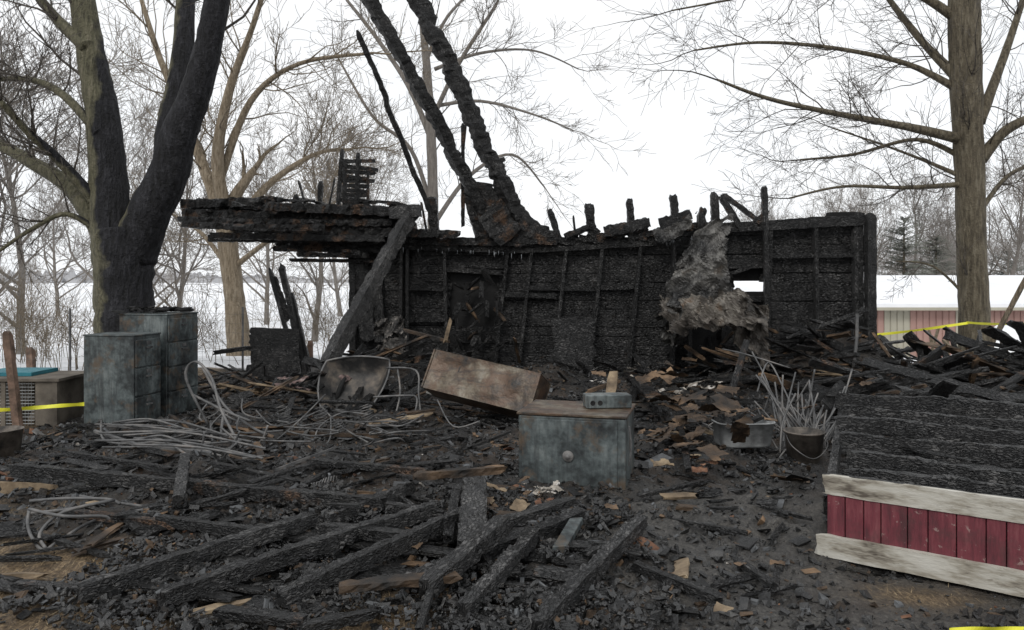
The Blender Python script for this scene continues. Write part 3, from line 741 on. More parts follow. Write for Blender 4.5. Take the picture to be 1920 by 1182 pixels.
mb.obj('charred_board_heap', [CH, CH2, CHG, BURNTBR])

# ---------------------------------------------------------------- foreground fallen stud panels & planks
def deck(name, O, S, ls, Cx, lc, studs, gap=.0):
    mb = MB(); S = Vector(S).normalized(); Cx = Vector(Cx).normalized(); O = Vector(O)
    s = 0
    while s < ls:
        if R.random() > .16:
            a = O+S*s+Cx*R.uniform(-.15, .08); b2 = O+S*s+Cx*(lc*R.uniform(.7, 1.1))
            mid = a.lerp(b2, R.uniform(.3, .7)); z0 = .055+R.uniform(-.012, .018)
            a.z = z0+.01; mid.z = z0+R.uniform(-.01, .02); b2.z = z0-.005
            beam(mb, a, mid-Cx*R.uniform(.005, .04), .13, .022, R.choice([0, 0, 2]), seg=.045, jit=.14, roll=R.gauss(0, .12)); beam(mb, mid+Cx*R.uniform(.01, .06), b2, .125, .022, 0, seg=.045, jit=.15, roll=R.gauss(0, .12))
        s += .152
    for c_, l0, l1, z0, sk in studs:
        a = O+S*l0+Cx*c_; b2 = O+S*l1+Cx*(c_+sk); a.z = z0; b2.z = z0+.03
        beam(mb, a, b2, .078, .10, 1, seg=.032, jit=.2, warp=.0015, roll=R.gauss(0, .15))
    return mb.obj(name, [CH, CHG, CH2])
deck('fallen_stud_panel', G(170, 1120, .05), (.62, .80, 0), 1.9, (.95, -.28, 0), 1.35, ((.06, -.1, 1.2, .11, .05), (.12, 1.28, 2.15, .10, -.1), (.48, -.05, 1.7, .115, .08), (.95, .1, 1.75, .12, -.12), (1.28, .5, 1.9, .1, .1)))
deck('fallen_stud_panel.001', G(1020, 1190, .05), (.45, .89, 0), 1.35, (-.9, .30, 0), .55, ((.0, -.1, 1.45, .11, 0), (.38, 0, 1.0, .10, .12)))
mb = MB()
def gb(x0, y0, x1, y1, wpx, z0=.08, z1=.08, h=None, mat=0, **k):
    a = G(x0, y0, z0); b_ = G(x1, y1, z1); w = wpx*(a.y+b_.y)/2/F
    beam(mb, a, b_, w, h or w*.6, mat, seg=.035, jit=k.pop('jit', .18), **k)
gb(28, 1096, 215, 1112, 22, .06, .09, .04, 1); gb(640, 1100, 860, 1080, 40, .16, .16, .04, 3)
gb(25, 880, 400, 915, 22, .16, .14, .1); gb(370, 915, 720, 945, 24, .14, .14, .1, 1); gb(560, 925, 830, 965, 16, .12, .12, .06)
gb(580, 865, 800, 885, 18, .16, .18, .05, 1); gb(780, 893, 945, 880, 22, .22, .22, .06, 3)
gb(335, 935, 348, 855, 22, .2, .24, .06, 2); gb(470, 905, 620, 860, 14, .12, .16, .03, 2)
gb(885, 1030, 890, 905, 54, .16, .22, .1, 2); gb(840, 1010, 860, 900, 20, .12, .17, .06)
gb(800, 1105, 950, 975, 36, .14, .24, .1); gb(945, 980, 1075, 938, 28, .24, .26, .05); gb(785, 1182, 815, 1085, 15, .12, .14, .04)
gb(1190, 1060, 1350, 1125, 22, .07, .06, .05); gb(60, 1000, 260, 1060, 14, .06, .05, .03); gb(300, 975, 520, 1005, 22, .12, .1, .07)
gb(640, 870, 560, 915, 12, .12, .12, .03); gb(1100, 1040, 1180, 1005, 18, .1, .1, .04)
gb(240, 960, 275, 1000, 36, .12, .07, .02, 0); gb(1270, 760, 1290, 880, 12, .12, .1, .03, 1); gb(600, 990, 780, 1010, 24, .14, .14, .07)
gb(400, 870, 560, 905, 14, .14, .1, .04, 0); gb(130, 850, 320, 880, 12, .12, .12, .04, 0); gb(1200, 930, 1330, 900, 14, .06, .06, .03, 0); gb(1230, 970, 1400, 1000, 12, .05, .05, .03, 0)
gb(410, 1145, 570, 1165, 34, .12, .12, .04, 1); gb(120, 960, 330, 985, 18, .1, .1, .05, 1); gb(700, 1150, 560, 1180, 26, .1, .1, .05, 0)
gb(1640, 745, 1790, 770, 20, .3, .35, .08, 0); gb(1380, 1050, 1450, 1095, 20, .04, .05, .03, 0)
gb(1700, 690, 1790, 745, 26, .5, .3, .1); gb(1560, 745, 1650, 715, 20, .3, .45, .08, 0)
gb(1180, 700, 1240, 760, 30, .2, .2, .04, 1)
mb.obj('charred_planks', [CH, CH2, CHG, BURNTBR])
mb = MB()
def redsec(x, y): return x > 1.6+(y-4.5)*.42 and y < 7.0 and x < 5.2
for i in range(800):
    x = R.uniform(-4.6, 8.5); y = R.uniform(5.5, 12.6) if R.random() < .7 else R.uniform(3.6, 6)
    if y > 12.6-.177*(x+2.67): continue
    if .0 < x < 1.2 and 5.6 < y < 6.8: continue
    if -5 < x < -3.6 and 8 < y < 9.5: continue
    if redsec(x, y): continue
    h0 = Hs(x, y); back = ss(7, 11, y)
    ln = R.uniform(.12, .6)*(1+1.0*back)*(.6 if x > 1 and y < 6.5 else 1); an = R.gauss(0, .9); sl = abs(R.gauss(0, .08+.2*back))
    dr = Vector((math.cos(an)*math.cos(sl), math.sin(an)*math.cos(sl), math.sin(sl)*R.choice([1, -1])))
    c = Vector((x, y, h0+.025+abs(dr.z)*ln*.5))
    beam(mb, c-dr*ln/2, c+dr*ln/2, R.uniform(.02, .1), R.uniform(.012, .04), R.choices([0, 1, 2, 3, 4], [54, 20, 11, 13, 1.5])[0], seg=.06, jit=.24, roll=R.gauss(0, .4))
for x, y, n in ((6.2, 9.8, 30), (7.2, 9.2, 20), (4.6, 10.8, 60), (-1.9, 10.8, 40), (3.4, 10.6, 30), (-2.6, 9.6, 20)):
    for i in range(n):
        xx = x+R.gauss(0, .6); yy = y+R.gauss(0, .45); h0 = Hs(xx, yy); ln = R.uniform(.3, 1.2); an = R.uniform(0, 6.28); sl = R.gauss(0, .25)
        dr = Vector((math.cos(an)*math.cos(sl), math.sin(an)*math.cos(sl), math.sin(sl))); c = Vector((xx, yy, h0+R.uniform(.02, .2)))
        beam(mb, c-dr*ln/2, c+dr*ln/2, R.uniform(.03, .14), R.uniform(.02, .05), R.choices([0, 1, 2, 3], [74, 12, 6, 8])[0], seg=.08, jit=.22, roll=R.gauss(0, .6))
mb.obj('charred_board_rubble', [CH, CH2, CHG, BURNTBR, TAN])
def chunks(name, n, xr_, yr_, smin, smax, mats, wts, flat=.6, ybias=1.0, filt=None, pw=1.8, zo=0):
    x = NR.uniform(*xr_, n); y = yr_[0]+(yr_[1]-yr_[0])*NR.rand(n)**ybias
    k = np.ones(n, bool)
    if filt is not None: k = filt(x, y)
    x = x[k]; y = y[k]; n = len(x)
    s = smin*(smax/smin)**(NR.rand(n)**pw)
    base = np.array([[-1, -1, -1], [1, -1, -1], [1, 1, -1], [-1, 1, -1], [-1, -1, 1], [1, -1, 1], [1, 1, 1], [-1, 1, 1]], float)
    v_ = base[None]*(.5+.5*NR.rand(n, 8, 1))*.5*s[:, None, None]*np.stack([.6+1.3*NR.rand(n), .4+.6*NR.rand(n), flat*(.5+NR.rand(n))], -1)[:, None, :]
    q_ = NR.randn(n, 4); q_[:, 0] += 2.2*flat**-.5; q_[:, 3] += NR.randn(n)*2; q_ /= np.linalg.norm(q_, axis=1)[:, None]
    w, a, b2, c2 = q_.T
    Rm = np.stack([1-2*(b2*b2+c2*c2), 2*(a*b2-w*c2), 2*(a*c2+w*b2), 2*(a*b2+w*c2), 1-2*(a*a+c2*c2), 2*(b2*c2-w*a), 2*(a*c2-w*b2), 2*(b2*c2+w*a), 1-2*(a*a+b2*b2)], -1).reshape(n, 3, 3)
    v_ = np.einsum('nij,nkj->nki', Rm, v_)
    zz_ = (np.maximum(H(x, y), .03)+zo) if zo else H(x, y)
    v_ += np.stack([x, y, zz_+s*.12], -1)[:, None, :]
    fc = np.array([[3, 2, 1, 0], [4, 5, 6, 7], [0, 1, 5, 4], [1, 2, 6, 5], [2, 3, 7, 6], [3, 0, 4, 7]])
    f_ = (fc[None]+8*np.arange(n)[:, None, None]).reshape(-1, 4)
    me = bpy.data.meshes.new(name); me.vertices.add(n*8); me.vertices.foreach_set('co', v_.astype(np.float32).ravel())
    me.loops.add(f_.size); me.loops.foreach_set('vertex_index', f_.ravel().astype(np.int32))
    me.polygons.add(len(f_)); me.polygons.foreach_set('loop_start', np.arange(0, f_.size, 4, dtype=np.int32))
    for m in mats: me.materials.append(m)
    mi = NR.choice(len(mats), n, p=np.array(wts)/sum(wts)); me.polygons.foreach_set('material_index', np.repeat(mi, 6).astype(np.int32))
    me.update(calc_edges=True)
    me.polygons.foreach_set('use_smooth', np.zeros(len(f_), dtype=bool))
    o = bpy.data.objects.new(name, me); sc.collection.objects.link(o)
def fl(x, y):
    m = (x > -5.0+.3*np.sin(y*3)) & (y < 13.2) & (np.abs(x) < y*.75+.5)
    m &= ~((strawmask(x, y) > .4) & (NR.rand(len(x)) > .12))
    m &= ~((x > 1.75+(y-4.5)*.42) & (y < 6.8) & (y > 4.45-.7*(x-1.85)) & (x < 5))
    m &= (fbm(x*1.5+9, y*1.5, 3)+NR.rand(len(x))*.5 > .62)
    m &= ~((x > .6) & (y < 6.2) & (NR.rand(len(x)) > .55))
    return m
chunks('burned_debris', 170000, (-7, 9), (3.2, 13.2), .008, .07, [CHIP_B, CHIP_G, BURNTBR, PAPER, RUSTWOOD], [84, 8, 7, .2, .8], .5, 1.7, fl, 2.2)
chunks('ash_flakes', 8000, (-5, 8.5), (3.6, 13), .04, .16, [CH, CHIP_G, BURNTBR, SHEET, RUSTWOOD, TAN], [68, 7, 15, 5, 1.2, .8], .10, 1.2, fl)
def fl2(x, y): return (fbm(x*3+9, y*3, 3) > .48) & (y > 3.3)
chunks('charcoal_bits', 16000, (-2.4, .8), (3.3, 5.6), .008, .05, [CHIP_B, CHIP_G, BURNTBR], [86, 7, 7], .5, 1, fl2, 2, .045)
n = 34000; x = NR.uniform(-6.5, 2.6, n); y = NR.uniform(3.2, 8.8, n); k = strawmask(x, y) > NR.rand(n)*.8+.15; x = x[k]; y = y[k]; z = H(x, y)
STR = M('dry_straw', [(.3, (.16, .11, .06)), (.7, (.42, .33, .20))], 30, .8, 0)
mb = MB()
for i in range(len(x)):
    a = R.uniform(0, 6.28); l = R.uniform(.02, .08); dx = math.cos(a)*l; dy = math.sin(a)*l; w_ = .0015
    mb.v += [(x[i]-dy/l*w_, y[i]+dx/l*w_, z[i]+.002), (x[i]+dy/l*w_, y[i]-dx/l*w_, z[i]+.002), (x[i]+dx, y[i]+dy, z[i]+R.uniform(.004, .025))]
    mb.f.append((3*i, 3*i+1, 3*i+2)); mb.m.append(0)
mb.obj('dry_grass', [STR])
mb = MB()
def scraps(cx, cy, sx, sy, n, z, size, mat, rag=.2):
    for i in range(n):
        px = R.gauss(cx, sx); py = R.gauss(cy, sy); p = G(px, py, z+R.uniform(0, .04)); s = size*R.uniform(.5, 1.3)
        a = R.uniform(0, 6.28); u_ = Vector((math.cos(a), math.sin(a), R.gauss(0, .2)))*s; v_ = Vector((-math.sin(a), math.cos(a), R.gauss(0, .25)))*s*R.uniform(.35, .8)
        sheet(mb, [p, p+u_, p+u_+v_*R.uniform(.6, 1.2), p+v_], 8, 8, s*.13, 4/s*.4, mat, rag, R.random()*50)
scraps(1022, 920, 22, 5, 16, .08, .08, 0, .4); scraps(1255, 735, 12, 5, 6, .2, .14, 0); scraps(1315, 725, 16, 6, 6, .2, .16, 0); scraps(1210, 690, 18, 6, 6, .4, .12, 0)
scraps(1130, 712, 10, 4, 3, .3, .12, 0); scraps(545, 728, 20, 6, 8, .2, .18, 3); scraps(700, 690, 20, 10, 10, .4, .2, 3)
scraps(960, 935, 26, 8, 3, .1, .14, 1); scraps(1290, 845, 25, 25, 5, .08, .14, 1); scraps(1310, 870, 12, 18, 5, .08, .1, 2); scraps(1035, 950, 24, 5, 2, .2, .12, 2)
scraps(1270, 830, 50, 15, 16, .12, .24, 4); scraps(1300, 765, 50, 15, 20, .25, .3, 4); scraps(1410, 775, 40, 8, 6, .35, .3, 4); scraps(1330, 1145, 20, 3, 1, .03, .09, 1); scraps(1440, 940, 8, 3, 1, .03, .08, 1)
scraps(1240, 700, 60, 10, 8, .4, .25, 4); scraps(1560, 700, 60, 10, 5, .5, .2, 4); scraps(870, 940, 200, 30, 16, .1, .1, 4); scraps(1500, 1010, 150, 40, 10, .03, .07, 4)
mb.obj('scorched_paper_scraps', [PAPER, TAN, RUSTWOOD, M('pink_insulation', [(.35, (.03, .025, .025)), (.55, (.16, .11, .10)), (.75, (.42, .36, .34))], 12, .9, .6), BURNTBR])
mb = MB()
for i in range(12):
    p = W(R.uniform(690, 745), R.uniform(595, 690), 11.2+R.uniform(-.2, .2)); s = R.uniform(.15, .35)
    sheet(mb, [p, p+Vector((s, .05, .05)), p+Vector((s, .1, -s)), p+Vector((0, 0, -s))], 12, 12, .12, 6, 0, .4, i*3)
mb.obj('burnt_insulation_bundle', [M('burnt_insulation', [(.35, .012), (.55, (.07, .065, .06)), (.75, (.32, .29, .26))], 12, .9, .7)])
e_ = MB()
def wb(x0, y0, d0, x1, y1, d1, w, h, mat=0, **k): beam(e_, W(x0, y0, d0), W(x1, y1, d1), w, h, mat, seg=.08, jit=.1, **k)
wb(700, 672, 9.6, 800, 630, 9.4, .16, .03, 0); wb(760, 620, 9.6, 840, 640, 9.4, .05, .04, 0); wb(835, 640, 9.3, 845, 600, 9.3, .05, .05, 3)
wb(1145, 738, 9.0, 1150, 700, 9.2, .13, .03, 3); wb(1345, 655, 10, 1400, 672, 10, .06, .04, 0); wb(1370, 740, 9.2, 1400, 640, 9.6, .08, .04, 1); wb(1340, 675, 9.8, 1420, 690, 9.8, .05, .04, 1)
wb(1100, 735, 9, 1160, 715, 9.2, .06, .04, 0); wb(0, 918, 5.6, 100, 922, 5.7, .02, .13, 3)
wb(1190, 1010, 4.6, 1235, 1042, 4.42, .08, .05, 2); wb(540, 812, 7.8, 770, 820, 7.6, .05, .04, 0); wb(1500, 620, 10.6, 1610, 690, 10.4, .06, .05, 1)
e_.obj('scorched_boards', [BURNTBR, CH2, RUSTWOOD, TAN])
mb = MB(); A = G(1035, 1040, .06); B2 = G(1068, 985, .1); prism(mb, A, B2-A, Vector((.085, .02, 0)), Vector((0, 0, .045))); o = mb.obj('steel_bracket', [CAB]); bv = o.modifiers.new('b', 'BEVEL'); bv.width = .005
mb = MB(); A = G(515, 885, .16); B2 = G(622, 845, .18); prism(mb, A, B2-A, Vector((.02, .08, 0)), Vector((0, 0, .02))); mb.obj('steel_strip', [TUBE])
mb = MB(); n = 90; tube(mb, [G(700-k*1.3, 870+k*.5, .1)+Vector((0, .03*math.cos(k*1.5), .03*math.sin(k*1.5))) for k in range(n)], .005, 5); mb.obj('coil_spring', [TUBE])

# ---------------------------------------------------------------- trees
GM = 0
def rdir(d, ang):
    p = Vector((R.gauss(0, 1), R.gauss(0, 1), R.gauss(0, 1))); p = (p-d*p.dot(d)).normalized()
    return (d*math.cos(ang)+p*math.sin(ang)).normalized()
def grow(mb, p, d, L, r, lvl, up=.12, wig=.16, kids=5, rmin=.003):
    n = 5 if lvl > 1 else 4
    pts = [p.copy()]; st = L/n; d = d.copy(); ds = [d.copy()]
    for i in range(n):
        d = (d+Vector((R.gauss(0, wig), R.gauss(0, wig), R.gauss(0, wig)+up*.5))).normalized()
        p = p+d*st; pts.append(p); ds.append(d.copy())
    rad = [max(rmin, r*(1-.62*i/n)) for i in range(n+1)]
    tube(mb, pts, rad, 5 if r > .03 else 3, GM)
    if lvl <= 0: return
    k = kids+R.randint(-1, 1)
    for j in range(k):
        t = R.uniform(.2, 1.0); i = min(n-1, int(t*n)); f = t*n-i
        q = pts[i].lerp(pts[i+1], f); rr = rad[i]*(1-f)+rad[i+1]*f
        grow(mb, q, rdir(ds[i+1], R.uniform(.45, 1.0)), L*R.uniform(.42, .72)*(1.1-.4*t), max(rmin, rr*R.uniform(.4, .6)), lvl-1, up, wig, kids, rmin)
    grow(mb, pts[-1], ds[-1], L*.6, max(rmin, rad[-1]*.9), lvl-1, up, wig, kids, rmin)
def limb(mb, spec, d, nchild, cl, lvl=2, dd=None, t0=.25, rmin=.0033, kids=4, lump=.05, cr=.35, up=.12):
    P = []; rr = []
    for i, (px, py, r) in enumerate(spec):
        di = d+(dd*i/(len(spec)-1) if dd else 0); P.append(W(px, py, di)); rr.append(r*d/F)
    pts = catmull(P, 6); rad = []
    for i in range(len(rr)-1):
        for k in range(6): rad.append(rr[i]+(rr[i+1]-rr[i])*k/6)
    rad.append(rr[-1])
    tube(mb, pts, rad, 18 if rr[0] > .1 else 7, 0, lump if rr[0] > .1 else .0)
    n = len(pts)-1
    for j in range(nchild):
        t = R.uniform(t0, 1); i = min(n-1, int(t*n)); q = pts[i].lerp(pts[i+1], .5); dr = (pts[i+1]-pts[i]).normalized()
        grow(mb, q, rdir(dr, R.uniform(.5, 1.15)), cl*R.uniform(.5, 1.1), max(rmin, min(rad[i]*R.uniform(.25, .45), cr*.12)), lvl, up, .16, kids, rmin)
    if nchild: grow(mb, pts[-1], (pts[-1]-pts[-2]).normalized(), cl, rad[-1]*.9, lvl, up, .16, kids, rmin)
GM = 1
mb = MB()
limb(mb, [(240, 765, 78), (238, 700, 60), (236, 620, 53), (232, 550, 50), (232, 480, 54), (228, 430, 52)], 10.5, 0, 1)
limb(mb, [(215, 480, 40), (208, 400, 36), (200, 300, 33), (190, 200, 29), (172, 110, 26), (155, 0, 22), (140, -90, 18)], 10.5, 5, 1.5, dd=.2, cr=.2, t0=.5)
limb(mb, [(250, 480, 42), (280, 400, 38), (315, 330, 35), (335, 255, 31), (365, 180, 27), (392, 80, 23), (410, -20, 21), (420, -110, 18)], 10.5, 4, 1.5, dd=-.6, t0=.7, cr=.2)
limb(mb, [(312, 330, 26), (318, 240, 24), (340, 130, 21), (348, 0, 17), (352, -90, 14)], 10.45, 4, 1.5, dd=.5, cr=.2, t0=.6)
limb(mb, [(205, 455, 22), (135, 355, 16), (60, 305, 13), (0, 272, 11), (-80, 240, 9)], 10.5, 13, 1.2, dd=.8, cr=.17)
limb(mb, [(195, 395, 13), (110, 300, 9), (55, 250, 7), (0, 190, 5)], 10.5, 12, 1.1, dd=-.8, cr=.15)
limb(mb, [(195, 440, 7), (125, 402, 5), (60, 430, 4), (0, 470, 3)], 10.5, 11, .8, dd=-.4, cr=.12)
limb(mb, [(185, 250, 10), (120, 180, 8), (60, 150, 6), (-20, 150, 4)], 10.4, 13, 1.0, dd=.7, cr=.15)
limb(mb, [(165, 90, 14), (110, 40, 10), (60, -20, 8)], 10.5, 9, 1.1, dd=.3, cr=.18)
mb.obj('burnt_maple_tree', [BARK_L, TWIG], None, True)
mb = MB(); D_ = 13.5
limb(mb, [(1836, 730, 46), (1832, 690, 33), (1828, 620, 27), (1822, 480, 25), (1818, 330, 25), (1812, 180, 27), (1808, 60, 28), (1806, -110, 25)], D_, 9, 1.2, lvl=2, cr=.15, t0=.35)
for sp_, n_, cl_, dd_ in (([(1806, 262, 11), (1700, 238, 7), (1560, 212, 5), (1440, 185, 3.6), (1345, 150, 2)], 18, 1.1, -1), ([(1800, 150, 11), (1740, 90, 7), (1690, 30, 6), (1640, -40, 4)], 14, 1.3, .8),
                        ([(1800, 170, 8), (1700, 120, 5), (1560, 90, 4), (1420, 80, 3), (1300, 95, 1.6)], 19, 1.1, 1), ([(1812, 345, 6), (1700, 352, 4), (1580, 350, 2.6), (1480, 372, 1.6)], 13, .9, -.5),
                        ([(1812, 300, 6), (1720, 262, 4), (1600, 290, 3), (1500, 300, 2)], 12, .9, 1), ([(1835, 230, 11), (1870, 140, 8), (1905, 40, 6), (1930, -40, 5)], 11, 1.2, .5),
                        ([(1838, 300, 12), (1880, 250, 9), (1930, 222, 8), (2000, 200, 6)], 11, 1.2, -.5), ([(1800, 40, 10), (1700, -20, 7), (1560, -40, 4), (1420, -10, 2.5), (1260, 20, 1.5)], 20, 1.2, .3),
                        ([(1835, 400, 5), (1890, 330, 4), (1960, 300, 3)], 10, .9, .3), ([(1800, 330, 5), (1730, 300, 3), (1650, 270, 2), (1560, 240, 1.5)], 11, .9, .9), ([(1815, 560, 3), (1750, 500, 2), (1680, 490, 1.3)], 7, .6, .4)):
    limb(mb, sp_, D_, n_, cl_, 2, dd_, t0=.12, cr=.12, up=.04)
mb.obj('maple_tree', [BARK_R, TWIG], None, True)
GM = 0
mb = MB(); D_ = 18
limb(mb, [(452, 740, 34), (448, 650, 22), (440, 560, 18), (430, 480, 18), (424, 420, 19)], D_, 3, 1.5, t0=.6, cr=.2)
for sp_, n_, cl_, dd_ in (([(424, 430, 15), (392, 340, 11), (350, 230, 8), (300, 110, 6), (265, 0, 4)], 16, 2, 1), ([(428, 430, 14), (408, 300, 11), (430, 170, 8), (470, 60, 5), (500, -30, 4)], 16, 2, -1),
                        ([(430, 440, 9), (500, 350, 7), (590, 290, 4), (660, 280, 2.5)], 15, 1.7, 1), ([(415, 330, 8), (470, 190, 6), (560, 120, 4), (700, 100, 2.5)], 15, 1.7, -1), ([(440, 520, 6), (380, 440, 4), (320, 400, 2)], 8, 1.3, 1),
                        ([(440, 500, 6), (520, 440, 4), (600, 400, 2)], 9, 1.3, -1)):
    limb(mb, sp_, D_, n_, cl_, 2, dd_, cr=.2, kids=5, rmin=.0045)
mb.obj('bare_tree', [BARK_T], None, True)
mb = MB(); D_ = 20
limb(mb, [(812, 640, 11), (812, 440, 10), (810, 300, 9.5), (802, 150, 8), (790, 20, 6), (780, -80, 5)], D_, 10, 1.6, t0=.4, cr=.2)
for sp_, n_, dd_ in (([(808, 260, 6), (765, 160, 5), (705, 70, 4), (650, 0, 3)], 11, 1), ([(812, 220, 5), (860, 120, 4), (930, 10, 3)], 10, -1), ([(812, 200, 4), (900, 190, 3), (1000, 215, 2), (1075, 245, 1.2)], 10, -1), ([(815, 130, 4), (900, 100, 3), (1000, 95, 2), (1085, 130, 1.2)], 10, 1),
                   ([(800, 110, 4), (840, 30, 3), (900, -30, 2)], 7, .5), ([(812, 400, 5), (770, 280, 4), (700, 220, 3), (640, 120, 2)], 11, 1), ([(814, 420, 5), (880, 330, 4), (960, 290, 2.5), (1020, 350, 1.5)], 12, .7)):
    limb(mb, sp_, D_, n_, 1.2, 2, dd_, cr=.15, up=.08, t0=.15, rmin=.0045)
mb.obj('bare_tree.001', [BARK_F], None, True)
def template(seed, h):
    global R
    R2 = R; R = random.Random(seed); mb = MB()
    p = Vector((0, 0, -.3)); pts = [p]; d = Vector((0, 0, 1)); rad = [h*.016]
    for i in range(8):
        d = (d+Vector((R.gauss(0, .09), R.gauss(0, .09), .15))).normalized(); p = p+d*h*.1; pts.append(p); rad.append(h*.014*(1-.1*(i+1)))
    tube(mb, pts, rad, 8)
    for j in range(21):
        i = R.randint(1, 7); grow(mb, pts[i].lerp(pts[i+1], R.random()), rdir(Vector((0, 0, 1)), R.uniform(.4, 1.15)), h*R.uniform(.2, .36)*(1.15-i*.07), rad[i]*.5, 3, .14, .17, 4, .0075)
    grow(mb, pts[-1], d, h*.25, rad[-1], 3, .1, .15, 4, .0075)
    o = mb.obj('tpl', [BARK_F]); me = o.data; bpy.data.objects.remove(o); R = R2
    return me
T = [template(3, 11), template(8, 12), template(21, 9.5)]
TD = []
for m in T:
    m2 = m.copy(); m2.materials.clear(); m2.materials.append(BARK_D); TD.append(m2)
for i, (px, d, s, ti) in enumerate(((40, 30, 1.1, 0), (-60, 24, 1.0, 1), (190, 42, 1.2, 1), (330, 36, 1.1, 2), (590, 36, 1.0, 0), (700, 40, .95, 1), (500, 50, 1.3, 2), (910, 34, .62, 0), (990, 40, .5, 2), (760, 50, .8, 2),
                       (1290, 60, .5, 1), (1345, 48, .5, 2), (1430, 46, .7, 0), (1520, 50, .8, 1), (1610, 44, .8, 2), (1700, 52, .95, 0), (1880, 44, 1.0, 1), (1990, 36, 1.0, 2), (1780, 60, 1.1, 2), (1560, 60, .8, 2), (640, 60, 1.1, 1), (110, 60, 1.2, 2), (1470, 58, .8, 1), (1660, 60, 1.0, 1), (270, 34, 1.0, 2), (1400, 66, .75, 2))):
    o = bpy.data.objects.new('bare_tree.%03d' % (i+2), T[ti]); sc.collection.objects.link(o)
    x = d*(px-960)/F; o.location = (x, d, Hs(x, d)); o.rotation_euler = (0, 0, R.uniform(0, 6.28)); o.scale = (s, s, s)
th_ = empty('distant_trees')
for i in range(56):
    d = R.uniform(75, 130); px = R.uniform(1250, 2000)
    if i > 36: d = R.uniform(150, 300); px = R.uniform(-50, 980)
    s = R.uniform(.6, .95) if px > 1000 else R.uniform(.5, .9)
    if 1250 < px < 1400: s *= .7
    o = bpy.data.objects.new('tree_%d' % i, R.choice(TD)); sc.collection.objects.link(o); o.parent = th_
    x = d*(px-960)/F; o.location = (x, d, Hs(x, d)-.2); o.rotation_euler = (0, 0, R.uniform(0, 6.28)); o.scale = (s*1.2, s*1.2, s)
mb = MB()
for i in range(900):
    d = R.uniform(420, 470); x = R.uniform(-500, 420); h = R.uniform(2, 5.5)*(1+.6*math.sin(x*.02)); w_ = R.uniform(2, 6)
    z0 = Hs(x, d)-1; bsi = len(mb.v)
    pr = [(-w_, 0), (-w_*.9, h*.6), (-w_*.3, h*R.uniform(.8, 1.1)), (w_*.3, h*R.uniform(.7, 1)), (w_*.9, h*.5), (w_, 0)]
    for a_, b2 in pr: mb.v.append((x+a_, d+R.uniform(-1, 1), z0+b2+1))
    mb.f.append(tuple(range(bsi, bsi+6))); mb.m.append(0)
mb.obj('horizon_tree_line', [M('hazy_woodland', [(.3, (.30, .30, .31)), (.7, (.42, .42, .43))], .1, 1, 0)])  # pale grey-brown has the distance haze painted into it
PINE = M('haze_tinted_pine_needles', [(.3, (.12, .13, .11)), (.6, (.17, .175, .15)), (.8, (.23, .23, .2))], 3, .9, 0)  # needles lightened and greyed, haze painted into the colour
def pine(px, d, h, rad_, name):
    mb = MB(); x = d*(px-960)/F; z0 = Hs(x, d); b0 = Vector((x, d, z0))
    tube(mb, [b0, b0+Vector((0, 0, h*.97))], [.14, .02], 6, 1)
    nn = int(h*34)
    for i in range(nn):
        t_ = R.random()**.8; z_ = h*(.06+.92*t_); L2 = rad_*(1-t_)**.6*R.uniform(.5, 1.2)+.15; a = R.uniform(0, 6.283)
        dr = Vector((math.cos(a), math.sin(a), -.1+.5*t_)); s0 = b0+Vector((0, 0, z_)); sd = Vector((-dr.y, dr.x, 0))
        m = 6
        for k in range(m):
            f0 = k/m; c0 = s0+dr*L2*f0; c1 = s0+dr*L2*min(1, f0+.28)
            for sg in (-1, 1, 0):
                w_ = .10*(1-.4*f0); tip = c1+sd*sg*L2*.16+Vector((0, 0, R.uniform(-.18, .06)))
                bi = len(mb.v); mb.v += [tuple(c0-sd*w_*.3), tuple(c0+sd*w_*.3+Vector((0, 0, .03))), tuple(tip)]; mb.uv += [(0, 0)]*3
                mb.f.append((bi, bi+1, bi+2)); mb.m.append(0)
    mb.obj(name, [PINE, BARK_R])
pine(1695, 46, 6.8, 2.8, 'pine_tree'); pine(1755, 50, 5.8, 2.8, 'pine_tree.001'); pine(1890, 48, 4.8, 2.6, 'pine_tree.002')
for i, (px, d, n, h) in enumerate(((60, 15, 22, 1.7), (130, 13.5, 16, 1.3), (600, 15.5, 14, 1.5), (400, 15, 14, 1.4), (530, 17, 10, 2.6), (305, 15, 10, 2.0), (640, 17, 8, 1.5), (-10, 16, 14, 2.0), (90, 18, 16, 2.2))):
    mb = MB(); x = d*(px-960)/F; z0 = Hs(x, d)
    for j in range(n):
        grow(mb, Vector((x+R.gauss(0, .4), d+R.gauss(0, .3), z0)), rdir(Vector((0, 0, 1)), R.uniform(.05, .5)), h*R.uniform(.4, .7), .008, 2, .1, .12, 4, .003)
    mb.obj('bare_shrub' if i == 0 else 'bare_shrub.%03d' % i, [BARK_T], None, True)

# ---------------------------------------------------------------- low building on the right
e = empty('low_pink_shed')
PINK = M('faded_pink_siding', [(.3, (.27, .16, .135)), (.7, (.36, .225, .19))], 1.2, .7, 0)
BEI = M('beige_panel', [(.3, (.30, .28, .22)), (.7, (.38, .36, .29))], 1.2, .7, 0)
ROOFW = M('snowy_roof', [(.3, (.72, .73, .75)), (.7, (.85, .855, .87))], .8, .7, .2, 6)
bd = 26; x0 = bd*(1366-960)/F; x1 = 24; zb = -1.25; ze = CZ-bd*50/F
mb = MB(); mb2 = MB(); x = x0
while x < x1:
    px = 960+F*x/bd; tgt = mb2 if (1655 < px < 1698 or 1790 < px < 1812 or 1420 < px < 1440) else mb
    prism(tgt, (x, bd, zb), (.17, 0, 0), (0, .1, 0), (0, 0, ze-zb)); prism(tgt, (x+.17, bd+.025, zb), (.05, 0, 0), (0, .07, 0), (0, 0, ze-zb)); x += .22
